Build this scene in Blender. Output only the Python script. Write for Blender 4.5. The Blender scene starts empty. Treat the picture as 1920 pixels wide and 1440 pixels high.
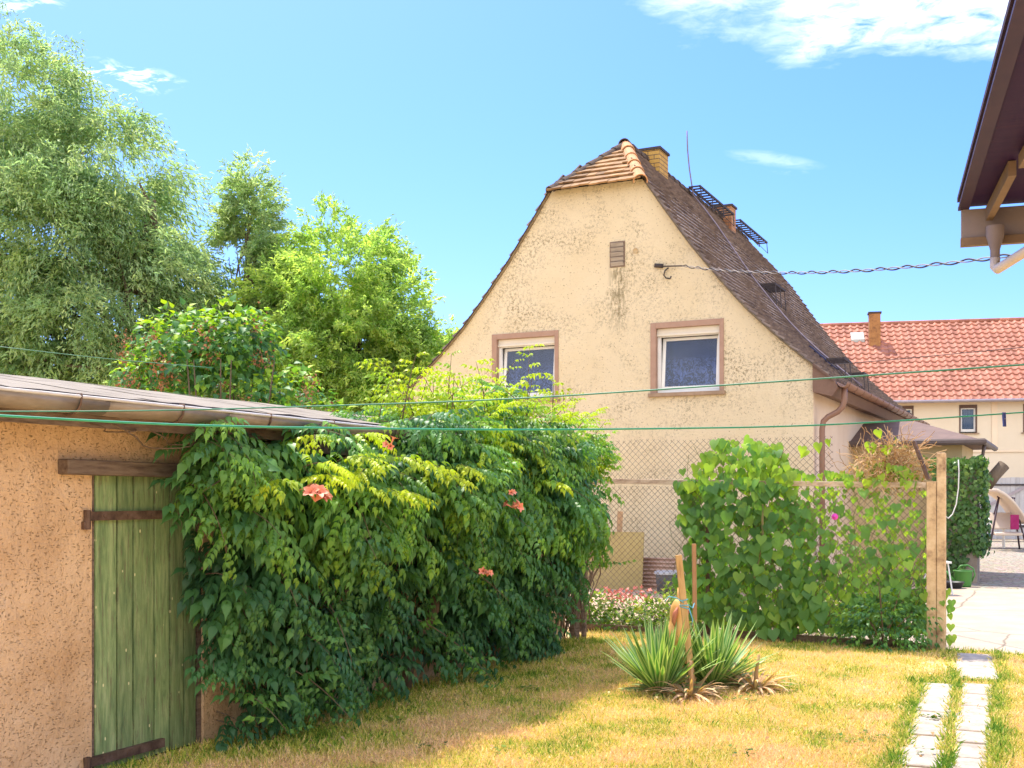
import bpy, math, random
import numpy as np
from mathutils import Vector, noise as mnoise
random.seed(7); rng = np.random.default_rng(7)
R = math.radians
S = bpy.context.scene

# ------------------------------------------------------------------ camera
cd = bpy.data.cameras.new('camera'); cam = bpy.data.objects.new('camera', cd)
S.collection.objects.link(cam); S.camera = cam
cam.location = (0, 0, 1.6); cam.rotation_euler = (R(90), 0, 0)
cd.sensor_width = 36; cd.lens = 36*2100/1920; cd.shift_y = 208/1920
cd.clip_start = .05; cd.clip_end = 3000
S.render.resolution_x = 1024; S.render.resolution_y = 768

# ------------------------------------------------------------------ light
SUN_AZ = Vector((-.45, .89, 0)).normalized(); SUN_EL = R(65)
w = bpy.data.worlds.new('World'); S.world = w; w.use_nodes = True
nt = w.node_tree; N = nt.nodes; L = nt.links
bg = N['Background']; sky = N.new('ShaderNodeTexSky'); sky.sky_type = 'NISHITA'; sky.sun_disc = False
sky.sun_elevation = SUN_EL; sky.sun_rotation = math.atan2(SUN_AZ.x, SUN_AZ.y)
sky.air_density = 1.0; sky.dust_density = 1.8; sky.ozone_density = 2.2
bg.inputs['Strength'].default_value = .15

def wn(t, **k):
    n = N.new(t)
    for a, b in k.items(): setattr(n, a, b)
    return n
def wmath(op, a, b=None, c=None, clamp=False):
    n = wn('ShaderNodeMath', operation=op, use_clamp=clamp)
    for i, v in enumerate((a, b, c)):
        if v is None: continue
        if isinstance(v, (int, float)): n.inputs[i].default_value = v
        else: L.new(v, n.inputs[i])
    return n.outputs[0]
tc = wn('ShaderNodeTexCoord'); sep = wn('ShaderNodeSeparateXYZ'); L.new(tc.outputs['Generated'], sep.inputs[0])
zz = wmath('MAXIMUM', sep.outputs[2], .03)
pu = wmath('DIVIDE', sep.outputs[0], zz); pv = wmath('DIVIDE', sep.outputs[1], zz)
comb = wn('ShaderNodeCombineXYZ'); L.new(pu, comb.inputs[0]); L.new(pv, comb.inputs[1])
nz = wn('ShaderNodeTexNoise'); nz.inputs['Scale'].default_value = 3.2; nz.inputs['Detail'].default_value = 9; nz.inputs['Roughness'].default_value = .58
nz.inputs['Distortion'].default_value = .25
L.new(comb.outputs[0], nz.inputs['Vector'])
nz2 = wn('ShaderNodeTexNoise'); nz2.inputs['Scale'].default_value = 13; nz2.inputs['Detail'].default_value = 8; nz2.inputs['Roughness'].default_value = .62; nz2.inputs['Distortion'].default_value = .5
L.new(comb.outputs[0], nz2.inputs['Vector'])
def cloud(cx, cy, rx, ry, gain=1.7, rot=0, amp=2.1):
    """a cloud lying in the cloud layer, centre and radii in multiples of its height"""
    c, s = math.cos(rot), math.sin(rot)
    dx = wmath('SUBTRACT', pu, cx); dy = wmath('SUBTRACT', pv, cy)
    a = wmath('ADD', wmath('MULTIPLY', dx, c/rx), wmath('MULTIPLY', dy, s/rx))
    b = wmath('ADD', wmath('MULTIPLY', dx, -s/ry), wmath('MULTIPLY', dy, c/ry))
    r2 = wmath('ADD', wmath('MULTIPLY', a, a), wmath('MULTIPLY', b, b))
    e = wmath('ADD', wmath('SUBTRACT', 1, r2), wmath('MULTIPLY', wmath('SUBTRACT', nz.outputs[0], .5), amp))
    wsp = wmath('MULTIPLY', wmath('SUBTRACT', nz2.outputs[0], .5 if rx < .2 else .30), 5 if rx < .2 else 3.5, clamp=True)
    return wmath('MULTIPLY', wmath('MULTIPLY', e, gain, clamp=True), wsp)
cl = None
for a in ((.70, 2.2, .50, .40, .62, .1, 2.6), (1.15, 2.15, .5, .42, .55, 0, 2.4), (-.93, 2.68, .14, .13, 1.0, .5, 2.2), (-.70, 2.20, .12, .05, .9, .3, 1.6),
          (-1.0, 2.28, .12, .06, .7, -.5, 1.6), (.78, 3.34, .2, .07, .16, .5, 1.6), (.85, 3.45, .1, .05, .12, .5, 1.6)):
    e = cloud(*a); cl = e if cl is None else wmath('MAXIMUM', cl, e)
# a bank of broken cloud added out of view behind the camera as fill light
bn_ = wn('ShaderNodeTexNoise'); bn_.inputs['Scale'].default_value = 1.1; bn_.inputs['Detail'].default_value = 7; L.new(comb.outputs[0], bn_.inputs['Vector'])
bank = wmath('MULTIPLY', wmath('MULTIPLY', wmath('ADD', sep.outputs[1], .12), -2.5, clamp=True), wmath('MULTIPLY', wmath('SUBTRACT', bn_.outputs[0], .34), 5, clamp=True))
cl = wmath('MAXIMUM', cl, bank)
hs = wn('ShaderNodeHueSaturation'); hs.inputs['Saturation'].default_value = 1.38; hs.inputs['Value'].default_value = 1.0
L.new(sky.outputs[0], hs.inputs['Color'])
tint = wn('ShaderNodeMix', data_type='RGBA', blend_type='MULTIPLY'); tint.inputs[0].default_value = 1
tint.inputs[7].default_value = (.50, .58, .86, 1); L.new(hs.outputs[0], tint.inputs[6])
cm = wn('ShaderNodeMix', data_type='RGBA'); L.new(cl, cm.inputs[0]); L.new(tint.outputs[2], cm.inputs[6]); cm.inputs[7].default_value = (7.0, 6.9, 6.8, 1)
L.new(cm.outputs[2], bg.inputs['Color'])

sd = bpy.data.lights.new('sun', 'SUN'); sun = bpy.data.objects.new('sun', sd); S.collection.objects.link(sun)
sd.energy = 3.0; sd.angle = R(.5); sd.color = (1, .93, .80)
sv = Vector((SUN_AZ.x*math.cos(SUN_EL), SUN_AZ.y*math.cos(SUN_EL), math.sin(SUN_EL)))
sun.rotation_euler = sv.to_track_quat('Z', 'Y').to_euler()
S.view_settings.view_transform = 'Standard'; S.view_settings.look = 'None'; S.view_settings.gamma = 1
S.view_settings.exposure = 1.42

# ------------------------------------------------------------------ material helpers
def newmat(name):
    m = bpy.data.materials.new(name); m.use_nodes = True
    return m, m.node_tree, m.node_tree.nodes['Principled BSDF']
def nd(t, ty, **k):
    n = t.nodes.new(ty)
    for a, b in k.items():
        if hasattr(n, a) and a not in n.inputs: setattr(n, a, b)
        else: n.inputs[a].default_value = b
    return n
def coords(t, stretch=(1,1,1), rot=(0,0,0)):
    c = t.nodes.new('ShaderNodeTexCoord'); m = t.nodes.new('ShaderNodeMapping')
    m.inputs['Scale'].default_value = stretch; m.inputs['Rotation'].default_value = rot
    t.links.new(c.outputs['Object'], m.inputs[0]); return m.outputs[0]
def noise(t, vec, scale, detail=5, rough=.6, dist=0):
    n = t.nodes.new('ShaderNodeTexNoise')
    n.inputs['Scale'].default_value = scale; n.inputs['Detail'].default_value = detail
    n.inputs['Roughness'].default_value = rough; n.inputs['Distortion'].default_value = dist
    t.links.new(vec, n.inputs['Vector']); return n.outputs[0]
def voro(t, vec, scale, feature='F1', out=0):
    n = t.nodes.new('ShaderNodeTexVoronoi'); n.feature = feature; n.inputs['Scale'].default_value = scale
    t.links.new(vec, n.inputs['Vector']); return n.outputs[out]
def ramp(t, fac, stops):
    n = t.nodes.new('ShaderNodeValToRGB'); cr = n.color_ramp
    while len(cr.elements) < len(stops): cr.elements.new(.5)
    for e, (p, c) in zip(cr.elements, stops):
        e.position = p; e.color = (c, c, c, 1) if isinstance(c, (int, float)) else (*c, 1)
    t.links.new(fac, n.inputs[0]); return n.outputs[0]
def mixc(t, fac, a, b, mode='MIX'):
    n = t.nodes.new('ShaderNodeMix'); n.data_type = 'RGBA'; n.blend_type = mode
    for i, v in ((0, fac), (6, a), (7, b)):
        if isinstance(v, (int, float)): n.inputs[i].default_value = v
        elif isinstance(v, tuple): n.inputs[i].default_value = (*v, 1)
        else: t.links.new(v, n.inputs[i])
    return n.outputs[2]
def mth(t, op, a, b=0, clamp=False):
    n = t.nodes.new('ShaderNodeMath'); n.operation = op; n.use_clamp = clamp
    for i, v in enumerate((a, b)):
        if isinstance(v, (int, float)): n.inputs[i].default_value = v
        else: t.links.new(v, n.inputs[i])
    return n.outputs[0]
def bump(t, p, h, strength=.5, dist=.01):
    n = t.nodes.new('ShaderNodeBump'); n.inputs['Strength'].default_value = strength; n.inputs['Distance'].default_value = dist
    t.links.new(h, n.inputs['Height']); t.links.new(n.outputs[0], p.inputs['Normal'])
def attr(t, name):
    n = t.nodes.new('ShaderNodeAttribute'); n.attribute_name = name; return n.outputs['Fac']

def M(name, cols, scale=6, rough=.8, bmp=(40, .4, .005), stretch=(1,1,1), metal=0, spec=.3, tintvar=0):
    m, t, p = newmat(name)
    v = coords(t, stretch)
    n = noise(t, v, scale, 6, .65)
    k = len(cols)
    c = ramp(t, n, [(.3+.4*i/max(1, k-1), col) for i, col in enumerate(cols)])
    if tintvar:
        a = attr(t, 'tint'); g = ramp(t, a, [(0, 1-tintvar), (1, 1+tintvar)])
        c = mixc(t, 1.0, c, g, 'MULTIPLY')
    t.links.new(c, p.inputs['Base Color'])
    p.inputs['Roughness'].default_value = rough; p.inputs['Metallic'].default_value = metal
    p.inputs['Specular IOR Level'].default_value = spec
    if bmp: bump(t, p, noise(t, v, bmp[0], 6, .7), bmp[1], bmp[2])
    return m

def leafmat(name, stops, trans=.4, rough=.45, spec=.35, var=.35, tcol=(1.25, 1.35, .45)):
    m, t, p = newmat(name)
    a = attr(t, 'tint'); c = ramp(t, a, stops)
    v = coords(t); n = noise(t, v, 2.2, 3); g = ramp(t, n, [(.3, 1-var), (.7, 1+var)])
    c = mixc(t, 1.0, c, g, 'MULTIPLY')
    t.links.new(c, p.inputs['Base Color']); p.inputs['Roughness'].default_value = rough
    p.inputs['Specular IOR Level'].default_value = spec
    tr = t.nodes.new('ShaderNodeBsdfTranslucent'); c2 = mixc(t, 1.0, c, tcol, 'MULTIPLY')
    t.links.new(c2, tr.inputs[0]); mx = t.nodes.new('ShaderNodeMixShader'); mx.inputs[0].default_value = trans
    t.links.new(p.outputs[0], mx.inputs[1]); t.links.new(tr.outputs[0], mx.inputs[2])
    t.links.new(mx.outputs[0], t.nodes['Material Output'].inputs[0])
    return m

# ------------------------------------------------------------------ mesh helpers
class MB:
    def __init__(s): s.v = []; s.f = []; s.t = []
    def add(s, vs, fs, t=.5):
        b = len(s.v); s.v += [tuple(v) for v in vs]; s.f += [tuple(b+i for i in f) for f in fs]; s.t += [t]*len(vs); return s
    def box(s, x0, x1, y0, y1, z0, z1, t=.5):
        vs = [(x, y, z) for x in (x0, x1) for y in (y0, y1) for z in (z0, z1)]
        return s.add(vs, [(0,1,3,2),(4,6,7,5),(0,4,5,1),(2,3,7,6),(0,2,6,4),(1,5,7,3)], t)
    def beam(s, a, b, w, h, up=(0,0,1), t=.5):
        a = Vector(a); b = Vector(b); d = (b-a).normalized(); u = Vector(up); x = d.cross(u).normalized(); u = x.cross(d).normalized()
        vs = [q + x*sx*w/2 + u*sz*h/2 for q in (a, b) for sx in (-1, 1) for sz in (-1, 1)]
        return s.add(vs, [(0,1,3,2),(4,6,7,5),(0,4,5,1),(2,3,7,6),(0,2,6,4),(1,5,7,3)], t)
    def tube(s, pts, r, n=6, t=.5, cap=True):
        pts = [Vector(p) for p in pts]; rs = r if isinstance(r, (list, tuple)) else [r]*len(pts)
        b0 = len(s.v); prev = None; vs = []
        for i, p in enumerate(pts):
            d = (pts[min(i+1, len(pts)-1)] - pts[max(i-1, 0)]).normalized()
            if prev is None: prev = d.orthogonal().normalized()
            x = (prev - d*prev.dot(d))
            x = x.normalized() if x.length > 1e-5 else d.orthogonal().normalized()
            prev = x; y = d.cross(x)
            for k in range(n):
                a = 2*math.pi*k/n; vs.append(p + (x*math.cos(a) + y*math.sin(a))*rs[i])
        fs = [(i*n+k, i*n+(k+1) % n, (i+1)*n+(k+1) % n, (i+1)*n+k) for i in range(len(pts)-1) for k in range(n)]
        if cap: fs += [tuple(range(n-1, -1, -1)), tuple((len(pts)-1)*n+k for k in range(n))]
        return s.add(vs, fs, t)
    def prism(s, poly, y0, y1, t=.5):      # poly in (x,z), extruded along y
        n = len(poly); vs = [(x, y0, z) for x, z in poly] + [(x, y1, z) for x, z in poly]
        fs = [tuple(range(n)), tuple(range(2*n-1, n-1, -1))] + [(i, n+i, n+(i+1) % n, (i+1) % n) for i in range(n)]
        return s.add(vs, fs, t)
    def lathe(s, prof, c=(0,0,0), n=20, t=.5):
        vs = []; m = len(prof)
        for r, z in prof:
            for k in range(n):
                a = 2*math.pi*k/n; vs.append((c[0]+r*math.cos(a), c[1]+r*math.sin(a), c[2]+z))
        fs = [(i*n+k, i*n+(k+1) % n, (i+1)*n+(k+1) % n, (i+1)*n+k) for i in range(m-1) for k in range(n)]
        return s.add(vs, fs, t)
    def build(s, name, mat, parent=None, smooth=False, bevel=0):
        me = bpy.data.meshes.new(name); me.from_pydata(s.v, [], s.f); me.materials.append(mat)
        a = me.attributes.new('tint', 'FLOAT', 'POINT'); a.data.foreach_set('value', s.t)
        if smooth: me.polygons.foreach_set('use_smooth', [True]*len(me.polygons))
        me.update(); o = bpy.data.objects.new(name, me); S.collection.objects.link(o)
        if parent: o.parent = parent
        if bevel:
            b = o.modifiers.new('bevel', 'BEVEL'); b.width = bevel; b.segments = 2; b.limit_method = 'ANGLE'
        return o
def tag(o, label=None, cat=None, group=None, kind=None):
    if label: o['label'] = label
    if cat: o['category'] = cat
    if group: o['group'] = group
    if kind: o['kind'] = kind
    return o
def thing(name, label, cat, loc=(0,0,0), rz=0, group=None):
    o = bpy.data.objects.new(name, None); S.collection.objects.link(o); o.location = loc; o.rotation_euler = (0,0,rz)
    o.empty_display_size = .2
    return tag(o, label, cat, group)

# ---- leaves (numpy scatter of a template)
def leaf_blade(wid=.4, drop=.25, fold=.12, heart=False, rag=0):
    """one leaf along +y, normal +z, length 1"""
    if heart: prof = [(-.16, .20), (-.10, .42), (.10, .54), (.35, .50), (.62, .30), (.85, .10)]
    else: prof = [(0, .03), (.14, wid*.36), (.32, wid*.5), (.52, wid*.34), (.74, wid*.12)]
    vs = []; fs = []
    c = lambda y: -drop*max(y, 0)**2
    mid = [0.0]+[y for y, _ in prof[1:]] if not heart else [0, .02, .12, .35, .62, .85]
    for (y, h), ym in zip(prof, mid):
        vs += [(-h, y, c(y)+fold*h), (0, ym, c(ym)), (h, y, c(y)+fold*h)]
    n = len(prof)
    for i in range(n-1):
        a = i*3; fs += [(a, a+1, a+4, a+3), (a+1, a+2, a+5, a+4)]
    vs.append((0, 1, c(1))); a = (n-1)*3; fs += [(a, a+1, len(vs)-1), (a+1, a+2, len(vs)-1)]
    return np.array(vs), fs
def xform(vs, pos, y, z, sc):
    y = np.array(y, float); y /= np.linalg.norm(y); z = np.array(z, float); z -= y*z.dot(y); z /= np.linalg.norm(z); x = np.cross(y, z)
    return (vs[:, :1]*x + vs[:, 1:2]*y + vs[:, 2:3]*z)*sc + np.array(pos)
def compound_leaf(pairs=4, seed=0, droop=.5, lw=.5):
    """a pinnate leaf: rachis along +y length 1, leaflets hanging from it"""
    r = random.Random(seed); V = []; F = []; b = 0
    bl, bf = leaf_blade(lw, .45, .2)
    def put(pos, y, z, sc):
        nonlocal b
        v = xform(bl, pos, y, z, sc); V.append(v); F.extend([tuple(i+b for i in f) for f in bf]); b += len(v)
    for i in range(pairs):
        q = .18 + .68*i/(pairs-1); zz = -.28*q*q
        for sx in (-1, 1):
            put((0, q, zz), (sx*1.0, .55+.2*r.random(), -droop-.35*r.random()), (sx*.35, .1, 1), .34*(1-.25*q)*r.uniform(.85, 1.12))
    put((0, .9, -.25), (0, 1, -.55), (0, .3, 1), .38)
    rv = np.array([(-.008, 0, 0), (.008, 0, 0), (.006, .5, -.07), (-.006, .5, -.07), (.004, .95, -.26), (-.004, .95, -.26)])
    V.append(rv); F += [(b, b+1, b+2, b+3), (b+3, b+2, b+4, b+5)]
    return np.concatenate(V), F
DIAMOND = (np.array([(0,0,0), (-.5,.45,.12), (0,1,-.12), (.5,.45,.12)]), [(0,1,2), (0,2,3)])
def unit(a): return a/np.maximum(np.linalg.norm(a, axis=1, keepdims=True), 1e-9)
class Leaves:
    def __init__(s): s.V = []; s.LI = []; s.LC = []; s.T = []; s.n = 0
    def add(s, tmpl, pos, ydir, zdir, scale, tint, wscale=1.0):
        tv, tf = tmpl; pos = np.asarray(pos, float); m = len(pos)
        if m == 0: return s
        y = unit(np.asarray(ydir, float)); z = np.asarray(zdir, float); z = unit(z - y*(z*y).sum(1, keepdims=True)); x = np.cross(y, z)
        sc = np.broadcast_to(np.asarray(scale, float), (m,))[:, None, None]
        P = (tv[None, :, 0:1]*wscale*x[:, None] + tv[None, :, 1:2]*y[:, None] + tv[None, :, 2:3]*z[:, None])*sc + pos[:, None]
        k = len(tv); s.V.append(P.reshape(-1, 3)); s.T.append(np.repeat(np.broadcast_to(np.asarray(tint, float), (m,)), k))
        fl = np.concatenate([np.array(f) for f in tf]); fc = np.array([len(f) for f in tf])
        s.LI.append((fl[None] + (np.arange(m)*k)[:, None] + s.n).ravel()); s.LC.append(np.tile(fc, m)); s.n += m*k
        return s
    def build(s, name, mat, parent=None, smooth=True):
        V = np.concatenate(s.V); LI = np.concatenate(s.LI); LC = np.concatenate(s.LC); T = np.concatenate(s.T)
        me = bpy.data.meshes.new(name); me.vertices.add(len(V)); me.vertices.foreach_set('co', V.ravel().astype(np.float32))
        me.loops.add(len(LI)); me.loops.foreach_set('vertex_index', LI.astype(np.int32))
        me.polygons.add(len(LC)); st = np.concatenate([[0], np.cumsum(LC)[:-1]])
        me.polygons.foreach_set('loop_start', st.astype(np.int32)); me.polygons.foreach_set('loop_total', LC.astype(np.int32))
        if smooth: me.polygons.foreach_set('use_smooth', np.ones(len(LC), bool))
        a = me.attributes.new('tint', 'FLOAT', 'POINT'); a.data.foreach_set('value', T.astype(np.float32))
        me.materials.append(mat); me.update(calc_edges=True); me.validate()
        o = bpy.data.objects.new(name, me); S.collection.objects.link(o)
        if parent: o.parent = parent
        return o
def nval(p, f=1.0, off=0.0): return mnoise.noise(Vector((p[0]*f+off, p[1]*f+off*1.7, p[2]*f-off)))
def rnd(n, a=-1, b=1): return rng.uniform(a, b, n)
def rdir(n): return unit(rng.normal(size=(n, 3)))

RZ = math.atan2(-.4437, .8962)      # every building of the plot stands at this angle: local x to the right, local y away
G = np.array([.8962, -.4437]); D = np.array([.4437, .8962])

# ------------------------------------------------------------------ materials
def m_clay():
    m, t, p = newmat('clay render with straw')
    v = coords(t); w1 = noise(t, v, 9, 4)
    n1 = noise(t, v, 2.0, 5)
    c = ramp(t, n1, [(.3, (.64,.39,.20)), (.55, (.80,.53,.30)), (.75, (.86,.61,.38))])
    wv = mixc(t, .045, v, noise_col(t, v, 14))
    sc1 = t.nodes.new('ShaderNodeMapping'); sc1.inputs['Scale'].default_value = (1, .5, 1.7); t.links.new(wv, sc1.inputs[0])
    d1 = voro(t, sc1.outputs[0], 58)
    sc2 = t.nodes.new('ShaderNodeMapping'); sc2.inputs['Scale'].default_value = (1, 1.5, .6); sc2.inputs['Rotation'].default_value = (.5, 0, 0); t.links.new(wv, sc2.inputs[0])
    d2 = voro(t, sc2.outputs[0], 46)
    gate = ramp(t, noise(t, v, 22, 2), [(.40, 0), (.48, 1)])
    a1 = ramp(t, d1, [(.16, 1), (.28, 0)]); a2 = ramp(t, d2, [(.14, 1), (.22, 0)])
    k = mth(t, 'MULTIPLY', mth(t, 'MAXIMUM', a1, a2), gate)
    c = mixc(t, mth(t, 'MULTIPLY', k, mth(t, 'ADD', mth(t, 'MULTIPLY', noise(t, v, 3.1, 3), 1.3), -.12, clamp=True)), c, (.26,.13,.045))
    t.links.new(c, p.inputs['Base Color']); p.inputs['Roughness'].default_value = .95; p.inputs['Specular IOR Level'].default_value = .1
    h = mth(t, 'SUBTRACT', noise(t, v, 30, 6, .7), mth(t, 'MULTIPLY', k, .5)); h = mth(t, 'ADD', h, mth(t, 'MULTIPLY', noise(t, v, 4.5, 4), 2.2)); bump(t, p, h, .9, .02)
    return m
def noise_col(t, v, s):
    n = t.nodes.new('ShaderNodeTexNoise'); n.inputs['Scale'].default_value = s; n.inputs['Detail'].default_value = 2
    t.links.new(v, n.inputs['Vector']); return n.outputs[1]
def m_stucco():
    m, t, p = newmat('yellow roughcast')
    v = coords(t); sp = t.nodes.new('ShaderNodeSeparateXYZ'); t.links.new(v, sp.inputs[0])
    base = ramp(t, noise(t, v, .7, 5), [(.3, (.78,.64,.41)), (.7, (.86,.73,.51))])
    # moss and soot specks in irregular fields of their own
    big = noise(t, v, .7, 6, .72, .6); fld = ramp(t, big, [(.46, 0), (.62, 1)])
    spk = ramp(t, noise(t, v, 19, 5, .85), [(.50, 0), (.56, 1)])
    fine = ramp(t, voro(t, v, 20), [(.14, 1), (.24, 0)]); fg = ramp(t, noise(t, v, 5, 4), [(.36, 0), (.6, 1)])
    c = mixc(t, mth(t, 'MULTIPLY', mth(t, 'MULTIPLY', fld, spk), .75), base, (.20,.14,.06))
    c = mixc(t, mth(t, 'MULTIPLY', mth(t, 'MULTIPLY', fine, fg), .65), c, (.22,.14,.06))
    # rain streaks under the louvre
    sx = ramp(t, mth(t, 'ABSOLUTE', mth(t, 'ADD', sp.outputs[0], .13)), [(.05, 1), (.22, 0)])
    sz = mth(t, 'MULTIPLY', ramp(t, mth(t, 'DIVIDE', sp.outputs[2], 10), [(.44, 0), (.50, 1)]), ramp(t, mth(t, 'DIVIDE', sp.outputs[2], 10), [(.565, 1), (.575, 0)]))
    st = mth(t, 'MULTIPLY', mth(t, 'MULTIPLY', sx, sz), ramp(t, noise(t, coords(t, (1,1,.25)), 22, 4), [(.42, 0), (.58, 1)]))
    c = mixc(t, mth(t, 'MULTIPLY', st, .7), c, (.18,.14,.06))
    t.links.new(c, p.inputs['Base Color']); p.inputs['Roughness'].default_value = .95; p.inputs['Specular IOR Level'].default_value = .1
    bump(t, p, noise(t, v, 30, 5, .8), 1.0, .045)
    return m
def m_planks():
    m, t, p = newmat('weathered green paint')
    v = coords(t, (1, 5, .55))
    base = ramp(t, noise(t, v, 6, 8, .7, .4), [(.32, (.09,.15,.055)), (.5, (.21,.29,.11)), (.68, (.35,.41,.18))])
    wear = ramp(t, noise(t, coords(t, (1, 7, .7)), 7, 8, .8), [(.54, 0), (.60, 1)])
    c = mixc(t, mth(t, 'MULTIPLY', wear, .7), base, (.16,.13,.07))
    spot = ramp(t, voro(t, coords(t, (1, 1.4, .7)), 11), [(.07, 1), (.09, 0)])
    c = mixc(t, spot, c, (.75,.68,.35))
    g = ramp(t, attr(t, 'tint'), [(0, .8), (1, 1.2)]); c = mixc(t, 1.0, c, g, 'MULTIPLY')
    t.links.new(c, p.inputs['Base Color']); p.inputs['Roughness'].default_value = .75
    bump(t, p, noise(t, coords(t, (1, 14, .5)), 12, 8, .7), .6, .006)
    return m
def m_brick(name, c1, c2, mortar, scale=1, w=.24, h=.08):
    m, t, p = newmat(name)
    c = t.nodes.new('ShaderNodeTexCoord'); sp = t.nodes.new('ShaderNodeSeparateXYZ'); cb = t.nodes.new('ShaderNodeCombineXYZ')
    t.links.new(c.outputs['Object'], sp.inputs[0]); t.links.new(mth(t, 'ADD', sp.outputs[0], sp.outputs[1]), cb.inputs[0]); t.links.new(sp.outputs[2], cb.inputs[1])
    b = t.nodes.new('ShaderNodeTexBrick'); t.links.new(cb.outputs[0], b.inputs['Vector'])
    b.inputs['Color1'].default_value = (*c1, 1); b.inputs['Color2'].default_value = (*c2, 1); b.inputs['Mortar'].default_value = (*mortar, 1)
    b.inputs['Scale'].default_value = 1; b.inputs['Brick Width'].default_value = w; b.inputs['Row Height'].default_value = h; b.inputs['Mortar Size'].default_value = .008
    t.links.new(b.outputs[0], p.inputs['Base Color']); p.inputs['Roughness'].default_value = .9
    bump(t, p, mth(t, 'SUBTRACT', noise(t, coords(t), 30), b.outputs[1]), .5, .01)
    return m
def m_lawn(blade=False):
    m, t, p = newmat('dry grass blades' if blade else 'dry lawn soil')
    c = t.nodes.new('ShaderNodeTexCoord'); v = c.outputs['Object']
    big = noise(t, v, 1.1, 5, .65)
    if blade:
        a = attr(t, 'tint')
        f = mth(t, 'ADD', mth(t, 'MULTIPLY', big, 1.2), mth(t, 'MULTIPLY', mth(t, 'SUBTRACT', a, .5), 1.0))
        col = ramp(t, f, [(.22, (.92,.63,.34)), (.46, (.91,.69,.27)), (.64, (.72,.62,.12)), (.9, (.30,.44,.05)), (1.0, (.14,.28,.03))])
    else:
        col = ramp(t, noise(t, v, 14, 6), [(.3, (.50,.34,.16)), (.7, (.80,.60,.30))])
    if blade: col = mixc(t, 1.0, col, ramp(t, noise(t, v, 130, 2), [(.36, .62), (.64, 1.35)]), 'MULTIPLY')
    t.links.new(col, p.inputs['Base Color']); p.inputs['Roughness'].default_value = .8; p.inputs['Specular IOR Level'].default_value = .15
    if blade:
        tr = t.nodes.new('ShaderNodeBsdfTranslucent'); t.links.new(col, tr.inputs[0]); mx = t.nodes.new('ShaderNodeMixShader'); mx.inputs[0].default_value = .3
        t.links.new(p.outputs[0], mx.inputs[1]); t.links.new(tr.outputs[0], mx.inputs[2]); t.links.new(mx.outputs[0], t.nodes['Material Output'].inputs[0])
    else: bump(t, p, noise(t, v, 40), .8, .02)
    return m
def m_cobble():
    m, t, p = newmat('cobbles')
    v = coords(t, (1, 1, .01)); d = voro(t, v, 7.5, 'DISTANCE_TO_EDGE'); e = voro(t, v, 7.5, 'F1', 1)
    c = ramp(t, noise(t, v, 5), [(.3, (.30,.25,.19)), (.7, (.44,.38,.29))]); c = mixc(t, .25, c, e, 'MULTIPLY')
    k = ramp(t, d, [(.03, 0), (.09, 1)]); c = mixc(t, k, (.20,.16,.10), c)
    t.links.new(c, p.inputs['Base Color']); p.inputs['Roughness'].default_value = .85; bump(t, p, k, .8, .02)
    return m
def m_concrete(name, cols, cracks=True, s=1.6):
    m, t, p = newmat(name); v = coords(t)
    c = ramp(t, noise(t, v, s, 7, .65), [(.3, cols[0]), (.7, cols[1])])
    c = mixc(t, .5, c, ramp(t, noise(t, v, 60, 3), [(.3, .75), (.7, 1.2)]), 'MULTIPLY')
    if cracks:
        wv = mixc(t, .12, v, noise_col(t, v, 2)); d = voro(t, wv, .42, 'DISTANCE_TO_EDGE'); k = ramp(t, d, [(.002, 1), (.006, 0)])
        c = mixc(t, mth(t, 'MULTIPLY', k, .8), c, (.10,.08,.05))
    t.links.new(c, p.inputs['Base Color']); p.inputs['Roughness'].default_value = .9; bump(t, p, noise(t, v, 25), .3, .008)
    return m
def m_glass():
    m, t, p = newmat('window glass')
    gl = t.nodes.new('ShaderNodeBsdfGlossy'); gl.inputs['Roughness'].default_value = .02; gl.inputs['Color'].default_value = (.85,.9,1,1)
    tr = t.nodes.new('ShaderNodeBsdfTransparent'); tr.inputs[0].default_value = (.70,.76,.9,1)
    mx = t.nodes.new('ShaderNodeMixShader'); fr = t.nodes.new('ShaderNodeFresnel'); fr.inputs[0].default_value = 1.5
    t.links.new(mth(t, 'ADD', mth(t, 'MULTIPLY', fr.outputs[0], .8), .0), mx.inputs[0])
    t.links.new(tr.outputs[0], mx.inputs[1]); t.links.new(gl.outputs[0], mx.inputs[2]); t.links.new(mx.outputs[0], t.nodes['Material Output'].inputs[0])
    return m
def m_lace():
    m, t, p = newmat('lace curtain')
    v = coords(t); a = ramp(t, noise(t, v, 9, 3, .6, 2.2), [(.48, 0), (.52, 1)])
    sp = t.nodes.new('ShaderNodeSeparateXYZ'); t.links.new(v, sp.inputs[0])
    low = ramp(t, mth(t, 'DIVIDE', sp.outputs[2], 10), [(.38, .62), (.41, .02)])
    f = mth(t, 'ADD', mth(t, 'MULTIPLY', a, low), .20, clamp=True)
    p.inputs['Base Color'].default_value = (.42,.46,.60,1); p.inputs['Roughness'].default_value = .9
    tr = t.nodes.new('ShaderNodeBsdfTransparent'); mx = t.nodes.new('ShaderNodeMixShader')
    t.links.new(f, mx.inputs[0]); t.links.new(tr.outputs[0], mx.inputs[1]); t.links.new(p.outputs[0], mx.inputs[2]); t.links.new(mx.outputs[0], t.nodes['Material Output'].inputs[0])
    return m

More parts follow.
